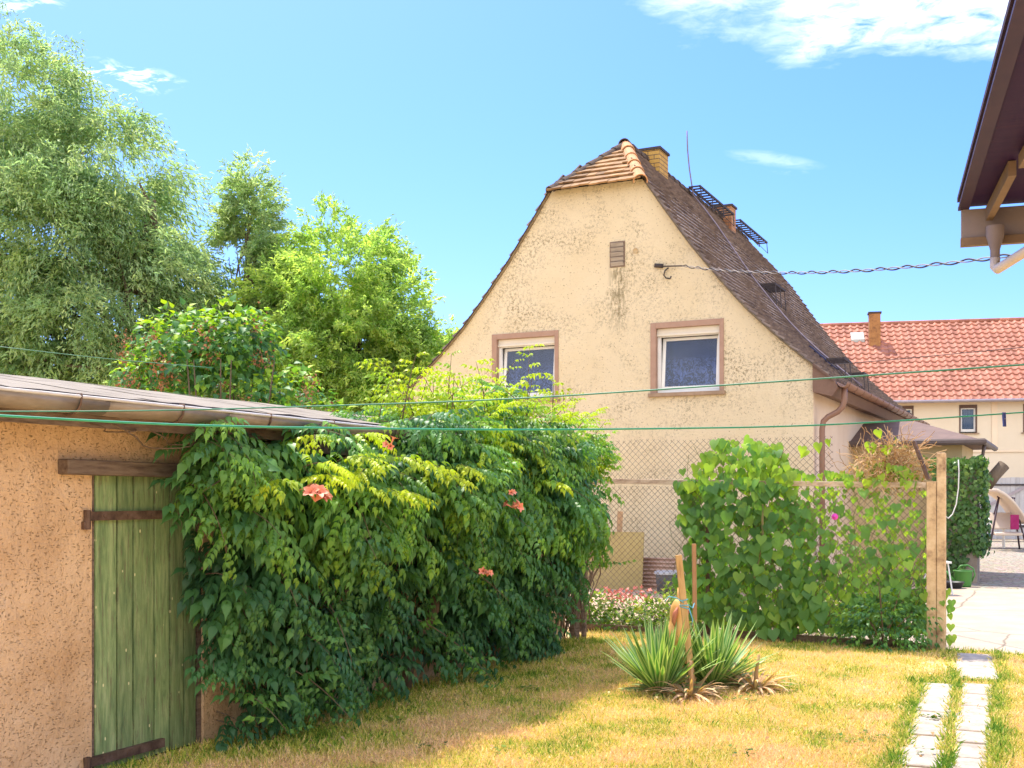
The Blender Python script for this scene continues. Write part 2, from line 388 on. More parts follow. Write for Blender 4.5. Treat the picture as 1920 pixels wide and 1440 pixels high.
CLAY = m_clay(); STUCCO = m_stucco(); PLANK = m_planks(); GLASS = m_glass(); LACE = m_lace()
CREAM = M('cream render', [(.66,.50,.36), (.74,.59,.44)], 1.2, .95, (30, .4, .006))
CREAM2 = M('pale far render', [(.72,.58,.42), (.78,.64,.48)], .8, .95, (20, .3, .006))
TILE = M('old brown roof tiles', [(.12,.09,.085), (.21,.16,.14), (.28,.22,.18)], 2.5, .8, (30, .5, .008), tintvar=.18)
TILEH = M('ochre hip tiles', [(.15,.085,.04), (.26,.145,.065), (.33,.20,.09)], 3.0, .85, (30, .5, .008), tintvar=.35)
RIDGE = M('orange ridge tiles', [(.36,.17,.07), (.52,.26,.11), (.42,.25,.13)], 5, .8, (30, .5, .006))
MOSSY = M('mossy ridge tiles', [(.055,.04,.04), (.11,.08,.065), (.08,.065,.04)], 8, .95, (40, .8, .02))
REDT = M('red pantiles', [(.28,.10,.06), (.36,.14,.085), (.40,.18,.12)], 1.5, .7, (20, .3, .005), tintvar=.2)
BRICKY = m_brick('yellow brick', (.52,.32,.08), (.44,.25,.06), (.12,.08,.05), w=.26, h=.085)
BRICKR = m_brick('red brick', (.40,.17,.08), (.48,.24,.10), (.22,.15,.1), w=.26, h=.085)
BROWNM = M('brown painted metal', [(.20,.105,.07), (.25,.14,.095)], 4, .5, (20, .1, .002), metal=.1, spec=.5)
SOFFIT = M('brown soffit boards', [(.15,.085,.06), (.19,.115,.08)], 3, .7, (20, .3, .004), stretch=(4,.3,4))
DARKM = M('dark iron', [(.035,.028,.03), (.07,.055,.055)], 10, .85, (40, .3, .002), metal=.1, spec=.5)
PIPE = M('galvanised pipe', [(.28,.24,.27), (.36,.31,.33)], 6, .45, None, metal=.6)
ZINC = M('weathered gutter zinc', [(.17,.125,.085), (.28,.22,.16), (.36,.30,.24)], 5, .6, (18, .4, .004), metal=.35, spec=.5, stretch=(1,.5,2))
ZINCL = M('bright gutter rim', [(.50,.46,.42), (.66,.63,.60)], 9, .6, (40, .4, .003), metal=.2)
FELT = M('roofing felt', [(.18,.15,.115), (.26,.22,.17), (.33,.285,.22)], 3, .95, (35, .6, .01), stretch=(1,1,1))
FELTD = M('felt edge', [(.045,.04,.045), (.10,.08,.08)], 8, .9, (35, .5, .006))
OLDWOOD = M('old grey wood', [(.10,.065,.045), (.20,.14,.10), (.28,.20,.14)], 7, .9, (22, .8, .008), stretch=(1,1,6))
OLDWOODH = M('old lintel wood', [(.09,.055,.04), (.19,.13,.09), (.26,.19,.13)], 7, .9, (22, .8, .008), stretch=(6,.6,6))
RUST = M('rusty strap iron', [(.07,.04,.03), (.15,.09,.06), (.24,.15,.11)], 12, .7, (40, .5, .003), metal=.4)
PEEL = M('peeling cream paint', [(.24,.13,.07), (.60,.41,.22), (.72,.54,.32)], 7, .75, (30, .5, .004))
PEELR = M('peeling rail paint', [(.22,.14,.09), (.52,.39,.27), (.70,.56,.40)], 8, .8, (30, .6, .005), stretch=(1,1,3))
WIRE = M('rusty fence wire', [(.16,.11,.08), (.26,.19,.14)], 20, .6, None, metal=.5)
WHITEF = M('white window frame', [(.66,.64,.60), (.74,.72,.68)], 3, .45, None, spec=.5)
SHUT = M('cream roller shutter', [(.60,.54,.44), (.66,.60,.5)], 3, .6, None)
SURR = M('pinkish window surround', [(.31,.19,.135), (.38,.245,.18)], 5, .85, (40, .4, .004))
SILL = M('brown stone sill', [(.24,.16,.10), (.34,.24,.16)], 8, .7, (30, .3, .003))
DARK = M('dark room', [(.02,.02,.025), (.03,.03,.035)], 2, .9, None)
LOUV = M('grey louvre slats', [(.24,.20,.16), (.40,.34,.28)], 9, .9, (30, .5, .004), stretch=(.5,1,5))
BARK = M('tree bark', [(.09,.065,.045), (.19,.145,.105)], 9, .95, (14, .9, .02), stretch=(1,1,.3))
STEM = M('woody vine stems', [(.10,.06,.035), (.22,.15,.09)], 12, .9, (40, .5, .005))
DRY = leafmat('dry straw leaves', [(0, (.34,.19,.09)), (.5, (.58,.36,.19)), (1, (.74,.54,.32))], .25, .8, .1)
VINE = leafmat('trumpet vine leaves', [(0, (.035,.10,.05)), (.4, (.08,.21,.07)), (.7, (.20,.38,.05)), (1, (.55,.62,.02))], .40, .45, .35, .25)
HEARTM = leafmat('bindweed leaves', [(0, (.09,.21,.06)), (.5, (.16,.32,.07)), (1, (.38,.52,.05))], .5, .5, .35, .25)
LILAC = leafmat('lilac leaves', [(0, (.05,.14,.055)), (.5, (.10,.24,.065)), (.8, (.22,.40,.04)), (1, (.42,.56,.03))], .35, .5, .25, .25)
WILLOW = leafmat('willow leaves', [(0, (.25,.40,.21)), (.5, (.37,.51,.27)), (1, (.54,.64,.31))], .6, .5, .3, .25, (1.15,1.2,.75))
LIME = leafmat('light green tree leaves', [(0, (.28,.44,.14)), (.5, (.40,.56,.18)), (1, (.60,.70,.20))], .6, .5, .3, .25, (1.15,1.25,.6))
IVY = leafmat('ivy leaves', [(0, (.035,.10,.025)), (.5, (.08,.18,.04)), (1, (.2,.32,.07))], .35, .4, .4, .25)
WEED = leafmat('weeds', [(0, (.07,.14,.03)), (.5, (.14,.24,.04)), (.8, (.30,.36,.05)), (1, (.5,.36,.2))], .4, .6, .2)
YUC = leafmat('yucca leaves', [(0, (.06,.17,.05)), (.6, (.10,.25,.06)), (.8, (.32,.46,.14)), (1, (.55,.64,.28))], .25, .4, .4, .2)
FLOWER = M('coral trumpet petals', [(.72,.20,.10), (.84,.36,.24)], 20, .6, None)
LAWN = m_lawn(); BLADE = m_lawn(True); COBB = m_cobble()
CONC = m_concrete('pale concrete', ((.36,.27,.19), (.48,.38,.28)))
SLAB = m_concrete('bleached slabs', ((.30,.24,.18), (.52,.44,.35)), False, 7)

# ------------------------------------------------------------------ ground and paths
g = MB(); g.add([(-1500,-300,0), (1500,-300,0), (1500,2500,0), (-1500,2500,0)], [(0,1,2,3)])
tag(g.build('ground', LAWN), kind='structure')
FX, FY = 4.354, 11.43          # the big fence post
def local_sheet(name, mat, rect, z, org=(FX, FY), edge=.0, seed=0):
    """a sheet in the plot's frame with a slightly ragged outline"""
    x0, x1, y0, y1 = rect; pts = []
    r = random.Random(seed)
    def side(a, b, n):
        for i in range(n):
            q = i/n; pts.append((a[0]+(b[0]-a[0])*q + r.uniform(-edge, edge), a[1]+(b[1]-a[1])*q + r.uniform(-edge, edge), 0))
    n = 40 if edge else 1
    side((x0,y0), (x1,y0), n); side((x1,y0), (x1,y1), n); side((x1,y1), (x0,y1), n); side((x0,y1), (x0,y0), n)
    b = MB(); b.add(pts, [tuple(range(len(pts)))]); o = b.build(name, mat); o.location = (org[0], org[1], z); o.rotation_euler = (0,0,RZ)
    return tag(o, kind='structure')
local_sheet('concrete_yard', CONC, (-.9, 14, .12, 8.5), .012, edge=.035, seed=3)
local_sheet('cobbled_yard', COBB, (-2.2, 16, 8.52, 34), .006, edge=0)
RUB = M('garden soil and rubble', [(.30,.20,.13), (.52,.38,.26), (.62,.44,.34)], 6, .95, (20, .9, .03))
local_sheet('garden_soil', RUB, (-6.5, -.92, .12, 9.2), .008, edge=.02, seed=5)

sl = MB(); r = random.Random(4)
def path_col(p0, p1, wdt, n, gap=.03):
    a = Vector((*p0, 0)); b = Vector((*p1, 0)); d = (b-a).normalized(); x = Vector((d.y, -d.x, 0)); Lg = (b-a).length; pos = 0
    cuts = [r.uniform(.7, 1.4) for _ in range(n)]; tot = sum(cuts)
    for cu in cuts:
        ln = Lg*cu/tot; q0 = a + d*(pos+gap/2); q1 = a + d*(pos+ln-gap/2); pos += ln
        k = r.uniform(-.012, .012); w2 = wdt/2 + r.uniform(-.012, .012); z = .018 + r.uniform(-.004, .006); c = .018
        ring = []
        for q, s in ((q0, 1), (q1, -1)):
            for sx in ((-1, 1) if s == 1 else (1, -1)):
                ring.append(q + x*(sx*w2+k))
        vs = [(p.x, p.y, 0) for p in ring] + [(p.x, p.y, z-.006) for p in ring]
        cen = sum(ring, Vector())/4; vs += [((p.x-cen.x)*.965+cen.x, (p.y-cen.y)*.975+cen.y, z) for p in ring]
        fs = [(8,9,10,11)] + [(i, (i+1) % 4, 4+(i+1) % 4, 4+i) for i in range(4)] + [(4+i, 4+(i+1) % 4, 8+(i+1) % 4, 8+i) for i in range(4)]
        sl.add(vs, fs)
path_col((2.05, 5.75), (3.60, 9.44), .235, 8)
path_col((2.33, 5.75), (3.90, 9.40), .235, 8)
path_col((4.02, 9.62), (4.62, 11.2), .34, 2)
tag(sl.build('path', SLAB), kind='structure')

# ---- grass blades
def on_path(x, y):
    """distance test to the slab columns"""
    out = np.zeros(len(x), bool)
    for (a, b, wd) in (((2.05,5.75),(3.60,9.44),.12), ((2.33,5.75),(3.90,9.40),.12), ((4.02,9.62),(4.62,11.2),.17)):
        a = np.array(a); b = np.array(b); d = b-a; l = np.linalg.norm(d); d = d/l
        px = x-a[0]; py = y-a[1]; t = px*d[0]+py*d[1]; n = np.abs(px*d[1]-py*d[0])
        out |= (t > 0) & (t < l) & (n < wd-.012-.045*rng.random(len(x))**3)
    return out
def in_frame(x, y, m=.06): return (np.abs(x)/y < 960/2100+m) & (y > 6.2)
n = 520000
yy = 6.2 + (rng.random(n)**1.25)*7.2; xx = rnd(n, -.52, .52)*yy
rel = np.stack([xx+2.386, yy-6.36], 1); sn = rel@G; ss = rel@D      # shed frame
rel = np.stack([xx-FX, yy-FY], 1); fu = rel@G; fv = rel@D           # fence frame
ok = (sn > .03) & (fv < .10 + .05*rnd(n)) & ~on_path(xx, yy)
bare = np.array([nval((a, b, 0), 2.3, 4) for a, b in zip(xx, yy)])
ok &= (rng.random(n) < np.where(bare > .15, .6, 1.0))
# bare earth beside the first slab
ok &= ~((np.hypot((xx-4.05)*1.3, (yy-10.4)) < .35) & (rng.random(n) < .75))
xx, yy, sn, bare = xx[ok], yy[ok], sn[ok], bare[ok]; n = len(xx)
nearp = np.zeros(n)
for (a, b) in (((2.19,5.75),(3.75,9.44)), ((2.49,5.75),(4.08,9.4)), ((4.22,9.6),(4.85,11.2)), ((1.9,5.75),(3.45,9.44)), ((3.75,9.5),(4.35,11.2)), ((3.4,9.52),(4.2,9.52)), ((4.35,11.4),(5.6,11.0))):
    a = np.array(a); b = np.array(b); d = b-a; l = np.linalg.norm(d); d = d/l
    t = np.clip((xx-a[0])*d[0]+(yy-a[1])*d[1], 0, l); dd = np.hypot(xx-a[0]-t*d[0], yy-a[1]-t*d[1])
    nearp = np.maximum(nearp, np.clip(1-dd/.10, 0, 1)**.8)
nearp = np.maximum(nearp, np.clip(1-sn/1.3, 0, 1)*.55)
lush = (nearp > .3)*.8
hgt = rng.uniform(.022, .065, n)*(1+.6*nearp*rng.random(n))
lean = np.stack([rnd(n), rnd(n), rng.uniform(.15, 1.5, n)], 1)
cl_ = np.array([nval((a, b, 3), 3.2, 2) for a, b in zip(xx, yy)])
tintv = np.clip(rng.normal(.42, .19, n) + nearp*.33 + .28*cl_, 0, 1)
GB = (np.array([(-.5,0,0), (.5,0,0), (.28,.6,.05), (0,1,.18)]), [(0,1,2), (0,2,3)])
lv = Leaves(); lv.add(GB, np.stack([xx, yy, np.zeros(n)], 1), lean, np.stack([rnd(n), rnd(n), rnd(n)*.2], 1), hgt, tintv, wscale=.17)
tag(lv.build('grass', BLADE, smooth=False), kind='stuff')

fl_ = Leaves(); n = 420; yy = rng.uniform(6.4, 11, n); xx = rnd(n, -.45, .48)*yy; rel = np.stack([xx+2.386, yy-6.36], 1); k_ = (rel@G > .25); xx, yy = xx[k_], yy[k_]; n = len(xx)
fl_.add(leaf_blade(.6, .5, .3), np.stack([xx, yy, rng.uniform(.025, .05, n)], 1), np.stack([rnd(n), rnd(n), .3*rnd(n)], 1), np.stack([.4*rnd(n), .4*rnd(n), np.ones(n)], 1), rng.uniform(.018, .045, n), rng.uniform(0, 1, n))
tag(fl_.build('fallen_leaves', DRY), kind='stuff')
cv = Leaves(); P = []
for _ in range(34):
    Y = random.uniform(6.5, 10.5); X = random.uniform(-.25, .47)*Y
    for _ in range(random.randint(8, 26)): P.append((X+random.gauss(0, .06), Y+random.gauss(0, .07), random.uniform(.015, .045)))
P = np.array(P); n = len(P); cv.add(leaf_blade(.8, .3, .2), P, np.stack([rnd(n), rnd(n), .5*rng.random(n)], 1), np.stack([.3*rnd(n), .3*rnd(n), np.ones(n)], 1), rng.uniform(.02, .045, n), rng.uniform(0, .7, n))
tag(cv.build('lawn_weeds', WEED), kind='stuff')

# ------------------------------------------------------------------ the gabled house
HG = (2.02, 20.0, 0)
house = thing('gabled_house', 'yellow roughcast gable house with steep brown tiled roof and clipped ridge end', 'house', HG, RZ)
UC = -.55; LEN = 12.0
PROF = [(0, 8.36), (.46, 7.81), (.92, 7.2), (1.29, 6.65), (1.78, 5.96), (2.3, 5.31), (2.74, 4.80), (3.2, 4.35), (3.65, 3.95), (4.2, 3.48)]
def hz(h):
    for (a, za), (b, zb) in zip(PROF, PROF[1:]):
        if h <= b: return za + (zb-za)*(h-a)/(b-a)
    return PROF[-1][1]
def zh(z):
    for (a, za), (b, zb) in zip(PROF, PROF[1:]):
        if z >= zb: return a + (b-a)*(za-z)/(za-zb)
    return PROF[-1][0]
HIPZ = 7.2; HIPD = 1.5; WZ0, WZ1 = 3.36, 4.63
wins = [(-2.67, -1.30), (.48, 1.80)]
WHW = 3.86
def inner(z): return min(zh(z+.03)-.02, WHW)
wl = MB(); zs = sorted(set([WZ1] + [z for _, z in PROF if WZ1 < z <= HIPZ] + [HIPZ]))
def hspan(zlist):
    zl = sorted(zlist); Lp = [(UC-inner(z), 0, z) for z in zl]; Rp = [(UC+inner(z), 0, z) for z in reversed(zl)]
    return Lp, Rp
Lp, Rp = hspan(zs); wl.add(Lp+Rp, [tuple(range(len(Lp+Rp)))[::-1]])
zmid = [z for _, z in PROF if WZ0 < z < WZ1] + [3.72]; Lp, Rp = hspan([WZ0, WZ1]+zmid)
a = Lp + [(wins[0][0], 0, WZ1), (wins[0][0], 0, WZ0)]; wl.add(a, [tuple(range(len(a)))[::-1]])
wl.add([(wins[0][1],0,WZ0), (wins[0][1],0,WZ1), (wins[1][0],0,WZ1), (wins[1][0],0,WZ0)], [(3,2,1,0)])
a = [(wins[1][1], 0, WZ0), (wins[1][1], 0, WZ1)] + Rp; wl.add(a, [tuple(range(len(a)))[::-1]])
wl.add([(UC-WHW,0,0), (UC-WHW,0,WZ0), (UC+WHW,0,WZ0), (UC+WHW,0,0)], [(3,2,1,0)])
wl.build('gable_wall', STUCCO, house)
sw = MB()
sw.add([(UC+WHW,.0,0), (UC+WHW,LEN,0), (UC+WHW,LEN,3.72), (UC+WHW,0,3.72)], [(0,1,2,3)])
sw.add([(UC-WHW,.0,0), (UC-WHW,LEN,0), (UC-WHW,LEN,3.72), (UC-WHW,0,3.72)], [(3,2,1,0)])
bz = [(UC-inner(z), LEN, z) for z in (3.72, 5, 7.2)] + [(UC+inner(z), LEN, z) for z in (7.2, 5, 3.72)]
sw.add([(UC-WHW,LEN,0)]+bz+[(UC+WHW,LEN,0)], [tuple(range(8))])
sw.build('side_wall', CREAM, house)

# roof: underlay + courses of separate plain tiles
def hipv(z): return -.22 + max(0, z-HIPZ)/(8.36-HIPZ)*(HIPD+.22)
under = MB(); zz_ = [z for _, z in PROF]
for s in (-1, 1):
    vs = []
    for h, z in PROF:
        v0 = hipv(z); vs += [(UC+s*h, max(v0, -.10), z-.02), (UC+s*h, LEN-max(v0, -.10), z-.02)]
    under.add(vs, [(2*i, 2*i+1, 2*i+3, 2*i+2) for i in range(len(PROF)-1)])
for q in (0, 1):
    f = (lambda v: v) if q == 0 else (lambda v: LEN-v)
    under.add([(UC-.92, f(-.2), HIPZ-.02), (UC+.92, f(-.2), HIPZ-.02), (UC, f(HIPD), 8.34)], [(0,1,2)])
roof = under.build('roof', FELTD, house)
def slope_pts(step):
    pts = []; seg = [(Vector((h, z)), Vector((h2, z2))) for (h, z), (h2, z2) in zip(PROF, PROF[1:])]
    tot = sum((b-a).length for a, b in seg); nst = int(tot/step); out = []
    for i in range(nst+1):
        d = tot*i/nst
        for a, b in seg:
            l = (b-a).length
            if d <= l+1e-6: out.append(a+(b-a)*(d/l)); break
            d -= l
    return out
SP = slope_pts(.155)
def tiles(side):
    tb = MB(); r = random.Random(11+side); tw = .175
    for i in range(len(SP)-1):
        a, b = SP[i], SP[i+1]; d = (b-a).normalized(); nrm = Vector((-d.y, d.x)) if d.x < 0 else Vector((-d.y, d.x))
        if nrm.y < 0: nrm = -nrm
        lo = b + d*.02; sag = .012*math.sin(i*1.3)
        v = -.10 + (i % 2)*tw/2 - tw/2
        while v < LEN:
            vc = v+tw/2; zc = (a.y+b.y)/2
            hv = hipv(zc) if zc > HIPZ else -.03
            if hv <= vc <= LEN-hv:
                j = r.uniform(-.004, .007) + .006*math.sin(v*2.1+i*.7); sk = r.uniform(-.006, .006)
                up = a + nrm*(.006+j*.3); dn = lo + nrm*(.046+j); bt = lo + nrm*(.004)
                g0, g1 = max(v, -.06)+.002, v+tw-.003
                def P(p, y): return (UC+side*p.x, y, p.y)
                vs = [P(up, g0), P(up, g1), P(dn+d*sk, g0), P(dn-d*sk, g1), P(bt+d*sk, g0), P(bt-d*sk, g1), P(up-nrm*.02, g0), P(up-nrm*.02, g1)]
                tb.add(vs, [(0,1,3,2), (2,3,5,4), (0,2,4,6), (1,7,5,3)], r.random())
            v += tw
    return tb
tiles(1).build('roof_tiles', TILE, roof); tiles(-1).build('roof_tiles', TILE, roof)
r = random.Random(3)
for q in (0, 1):
    hb = MB()
    f = (lambda v: v) if q == 0 else (lambda v: LEN-v)
    n_ = 9; sl_ = Vector((HIPD+.3, 8.45-HIPZ+.05)); dd = sl_.normalized(); nn = Vector((-dd.y, dd.x))
    for i in range(n_):
        t0, t1 = i/n_, (i+1)/n_; z0 = HIPZ-.06+1.20*t0; z1 = HIPZ-.06+1.20*t1; v0 = -.24+1.74*t0; v1 = -.24+1.74*t1
        hw0 = min(.92, zh(max(z0, 7.1)))+.02; hw1 = zh(z1)+.02; u = -hw0 - (i % 2)*.09
        while u < hw0:
            a0, a1 = max(u, -hw0*.92), min(u+.178, hw0)
            if a1-a0 > .03:
                j = r.uniform(-.008, .012); b0, b1 = max(a0, -hw1), min(a1, hw1)
                if b1 <= b0: b0 = b1 = (b0+b1)/2
                sg = r.uniform(-.012, .012)
                lo = Vector((v0-.03, z0-.02)) + nn*(.05+j); lb = lo - nn*.032; hi = Vector((v1, z1)) + nn*.012
                hb.add([(UC+a0, f(lo.x+sg), lo.y), (UC+a1, f(lo.x-sg), lo.y), (UC+b1, f(hi.x), hi.y), (UC+b0, f(hi.x), hi.y), (UC+a0, f(lb.x+sg), lb.y), (UC+a1, f(lb.x-sg), lb.y)],
                       [(0,1,2,3), (4,5,1,0), (0,3,4), (1,5,2)], r.random())
            u += .18
    hb.build('hip_tiles', TILEH, roof)
def cap_tiles(a, b, n, rad, name, mat, lean=0):
    cb = MB(); a = Vector(a); b = Vector(b); r = random.Random(n)
    for i in range(n):
        p = a + (b-a)*(i/n); q = a + (b-a)*((i+1.18)/n) if i < n-1 else b
        d = (q-p).normalized(); x = d.cross(Vector((0,0,1))).normalized(); u = x.cross(d)
        r0 = rad*r.uniform(1.0, 1.08); r1 = rad*.80; K = 9; vs = []
        for (c, rr, th) in ((p, r0, 0), (p, r0-.02, 0), (q, r1, 0)):
            for k in range(K+1):
                an = math.pi*(k/K)*1.16 - .25
                vs.append(c + x*math.cos(an)*rr + u*(math.sin(an)*rr - rad*.35))
        fs = []
        for k in range(K): fs += [(k, k+1, 2*(K+1)+k+1, 2*(K+1)+k), (k, K+1+k, K+2+k, k+1)]
        cb.add(vs, fs, r.random())
    return cb.build(name, mat, roof, smooth=False)
cap_tiles((UC+.93, -.24, 7.14), (UC, HIPD, 8.38), 5, .125, 'hip_ridge_cap', RIDGE)
cap_tiles((UC-.84, -.22, 7.16), (UC, HIPD, 8.38), 6, .10, 'hip_ridge_cap', MOSSY)
cap_tiles((UC, HIPD-.1, 8.37), (UC, LEN-HIPD, 8.37), 26, .115, 'ridge_cap', MOSSY)
VM = M('verge mortar', [(.16,.12,.08), (.34,.26,.15)], 9, .95, (20, .9, .02))
for s in (-1, 1):      # mortared verge strip following the gable edge
    vb = MB()
    for (h, z), (h2, z2) in zip(PROF[2:], PROF[3:]):
        vb.beam((UC+s*h, -.025, z-.03), (UC+s*h2, -.025, z2-.03), .06, .03, up=(s*.7, 0, .7))
    vb.build('verge', VM, roof)
# chimneys, walkway, rod
def chimney(x0, x1, y0, y1, z0, z1, mat, par):
    c = MB().box(x0, x1, y0, y1, z0, z1).build('chimney', mat, par)
    MB().box(x0-.03, x1+.03, y0-.03, y1+.03, z1, z1+.05).build('chimney_cap', DARKM, par); return c
chimney(UC-.24, UC+.32, 2.55, 3.1, 7.6, 8.52, BRICKY, roof)
chimney(UC-.15, UC+.30, 8.0, 8.4, 7.6, 8.64, BRICKR, roof)
def grating(x0, x1, y0, y1, z, leg, name, nbar):
    m_ = MB()
    m_.beam((x0, y0, z), (x0, y1, z), .03, .045); m_.beam((x1, y0, z), (x1, y1, z), .03, .045)
    for i in range(nbar+1):
        yv = y0+(y1-y0)*i/nbar; m_.beam((x0, yv, z), (x1, yv, z), .035, .03)
    for i in range(int((y1-y0)/1.0)+2):
        yv = y0+.06+(y1-y0-.12)*i/(int((y1-y0)/1.0)+1)
        m_.beam((x0+.02, yv, z), (x0+.02, yv, z-.2), .04, .012); m_.beam((x1, yv, z), (x1+.03, yv, z-leg), .04, .012)
        m_.beam((x0+.02, yv, z-.03), (x1+.03, yv, z-leg), .04, .012)
    return m_.build(name, DARKM, roof)
grating(UC+.14, UC+.38, 5.1, 7.9, 8.40, .3, 'roof_walkway', 13)
grating(UC+.14, UC+.38, 8.5, 11.3, 8.40, .3, 'roof_walkway', 12)
grating(UC+1.75, UC+2.05, 5.0, 6.0, hz(1.75)+.10, .45, 'roof_step', 6)
grating(UC+3.65, UC+3.95, 2.3, 3.0, hz(3.65)+.16, .4, 'roof_step', 4)
grating(UC+3.85, UC+4.12, 3.4, 4.0, hz(3.85)+.16, .4, 'roof_step', 3)
pts = [(UC+.12, 5.0, 9.62), (UC+.13, 5.02, 9.2), (UC+.16, 5.05, 8.8)]
for i in range(14):
    h = .22+3.9*i/13; pts.append((UC+h, 5.15-1.9*i/13, hz(h)+.13))
MB().tube(pts, .017, 6).build('lightning_rod', M('dark violet pipe', [(.14,.11,.14), (.22,.18,.21)], 6, .6, None), roof, True)
MB().beam((UC+3.1, 3.65, hz(3.1)+.07), (UC+3.62, 3.4, hz(3.62)+.07), .2, .03, up=(.7,0,.7)).build('roof_plate', M('blue black sheet', [(.02,.02,.05), (.04,.04,.09)], 4, .4, None), roof)
# eaves box, gutter and downpipe
eb = MB(); eb.prism([(3.31, 3.30), (3.62, 3.22), (3.72, 3.36), (3.66, 3.50), (3.31, 3.78)], -.06, LEN+.05); eb.build('soffit', SOFFIT, house)
eb = MB(); eb.prism([(-4.42, 3.22), (-4.42, 3.7), (-4.74, 3.44), (-4.72, 3.2)], -.06, LEN+.05); eb.build('soffit', SOFFIT, house)
def gutter(x, y0, y1, z, rad, mat, par, name='gutter', t=.004, K=8, seg=1, drop=0):
    gb = MB(); 
    for i in range(seg):
        a = y0+(y1-y0)*i/seg; b = y0+(y1-y0)*(i+1)/seg; vs = []
        za = z+drop*i/seg; zb = z+drop*(i+1)/seg
        for (yv, zv) in ((a, za), (b, zb)):
            for rr in (rad, rad-t):
                for k in range(K+1):
                    an = math.pi + math.pi*k/K; vs.append((x+math.cos(an)*rr, yv, zv+math.sin(an)*rr))
        n1 = K+1; fs = []
        for k in range(K):
            fs += [(k, k+1, 2*n1+k+1, 2*n1+k), (n1+k+1, n1+k, 3*n1+k, 3*n1+k+1), (k, n1+k, n1+k+1, k+1), (2*n1+k+1, 3*n1+k+1, 3*n1+k, 2*n1+k)]
        fs += [(0, 2*n1, 3*n1, n1), (K, n1+K, 3*n1+K, 2*n1+K)]
        gb.add(vs, fs)
    return gb.build(name, mat, par, True)
gt = gutter(3.80, -.12, LEN+.1, 3.44, .085, BROWNM, house)
for i in range(16):
    yv = .1+i*.75; rb = MB(); rb.tube([(3.80+math.cos(math.pi+math.pi*k/8)*.092, yv, 3.44+math.sin(math.pi+math.pi*k/8)*.092) for k in range(9)], .008, 4); rb.build('gutter_bracket', BROWNM, gt)
dp = MB(); dp.tube([(3.79,.12,3.38), (3.79,.12,3.16), (3.76,.12,3.05), (3.68,.12,2.97), (3.52,.12,2.89), (3.45,.12,2.82), (3.43,.12,2.70), (3.43,.12,0)], .048, 12)
dp.build('downpipe', BROWNM, house, True)
# windows
for wi, (x0, x1) in enumerate(wins):
    s_ = .10; wo = MB()
    wo.box(x0, x0+s_, -.02, .16, WZ0, WZ1).box(x1-s_*.75, x1, -.02, .16, WZ0, WZ1).box(x0+s_, x1-s_*.75, -.02, .16, WZ1-.10, WZ1)
    wobj = wo.build('window', SURR, house, bevel=.004)
    a, b = x0+s_, x1-s_*.75; z0, z1 = WZ0+.03, WZ1-.10
    MB().box(x0-.03, x1+.03, -.07, .20, WZ0-.035, WZ0+.03).build('window_sill', SILL, wobj, bevel=.004)
    MB().box(a, b, .05, .15, z1-.115, z1).box(a, b, .035, .05, z1-.135, z1-.10).build('shutter_box', SHUT, wobj, bevel=.005)
    zt = z1-.115; fr = MB(); fr.box(a, a+.055, .08, .15, z0, zt).box(b-.045, b, .08, .15, z0, zt).box(a+.055, b-.045, .08, .15, z0, z0+.05).box(a+.055, b-.045, .08, .15, zt-.035, zt)
    fr.build('window_frame', WHITEF, wobj, bevel=.003)
    ss_ = MB(); a2, b2 = a+.06, b-.048; th = R(6)
    ss_.box(a2, a2+.06, 0, .05, 0, zt-z0-.09).box(b2-.05, b2, 0, .05, 0, zt-z0-.09).box(a2+.06, b2-.05, 0, .05, 0, .065).box(a2+.06, b2-.05, 0, .05, zt-z0-.14, zt-z0-.09)
    so = ss_.build('window_sash', WHITEF, wobj, bevel=.003); so.location = (0, .10, z0+.055); so.rotation_euler = (-th, 0, 0)
    gp = MB(); gp.box(a2+.055, b2-.045, .02, .026, .06, zt-z0-.13); go = gp.build('pane', GLASS, wobj); go.location = so.location; go.rotation_euler = (-th, 0, 0)
    cu = MB(); K = 120; vs = []
    for k in range(K+1):
        q = k/K; xv = x0+.02+(x1-x0-.04)*q; yv = .34+.035*math.sin(q*40+wi)+.02*math.sin(q*19)
        vs += [(xv, yv, z0-.05), (xv, yv, z1+.05)]
    cu.add(vs, [(2*k, 2*k+2, 2*k+3, 2*k+1) for k in range(K)]); cu.build('curtain', LACE, wobj, True)
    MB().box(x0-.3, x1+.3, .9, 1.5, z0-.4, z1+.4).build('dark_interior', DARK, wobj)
# louvre, round vent
lo_ = MB().box(-.29, .0, -.012, .0, 5.68, 6.14).build('louvre_vent', OLDWOOD, house)
lb_ = MB()
for i in range(5): lb_.beam((-.265, -.026+random.uniform(-.004,.004), 5.735+i*.087), (-.025, -.026, 5.735+i*.087+random.uniform(-.006,.006)), .018, .07, up=(0,-.45,1))
lb_.build('slat', LOUV, lo_)
MB().lathe([(.0, 0), (.045, 0), (.05, .012), (.038, .016), (.03, .006), (0, .006)], n=18).build('vent_cap', M('vent', [(.42,.30,.16), (.5,.38,.22)]), house)
vc = bpy.data.objects['vent_cap']; vc.location = (.2, -.003, 5.94); vc.rotation_euler = (R(90), 0, 0)

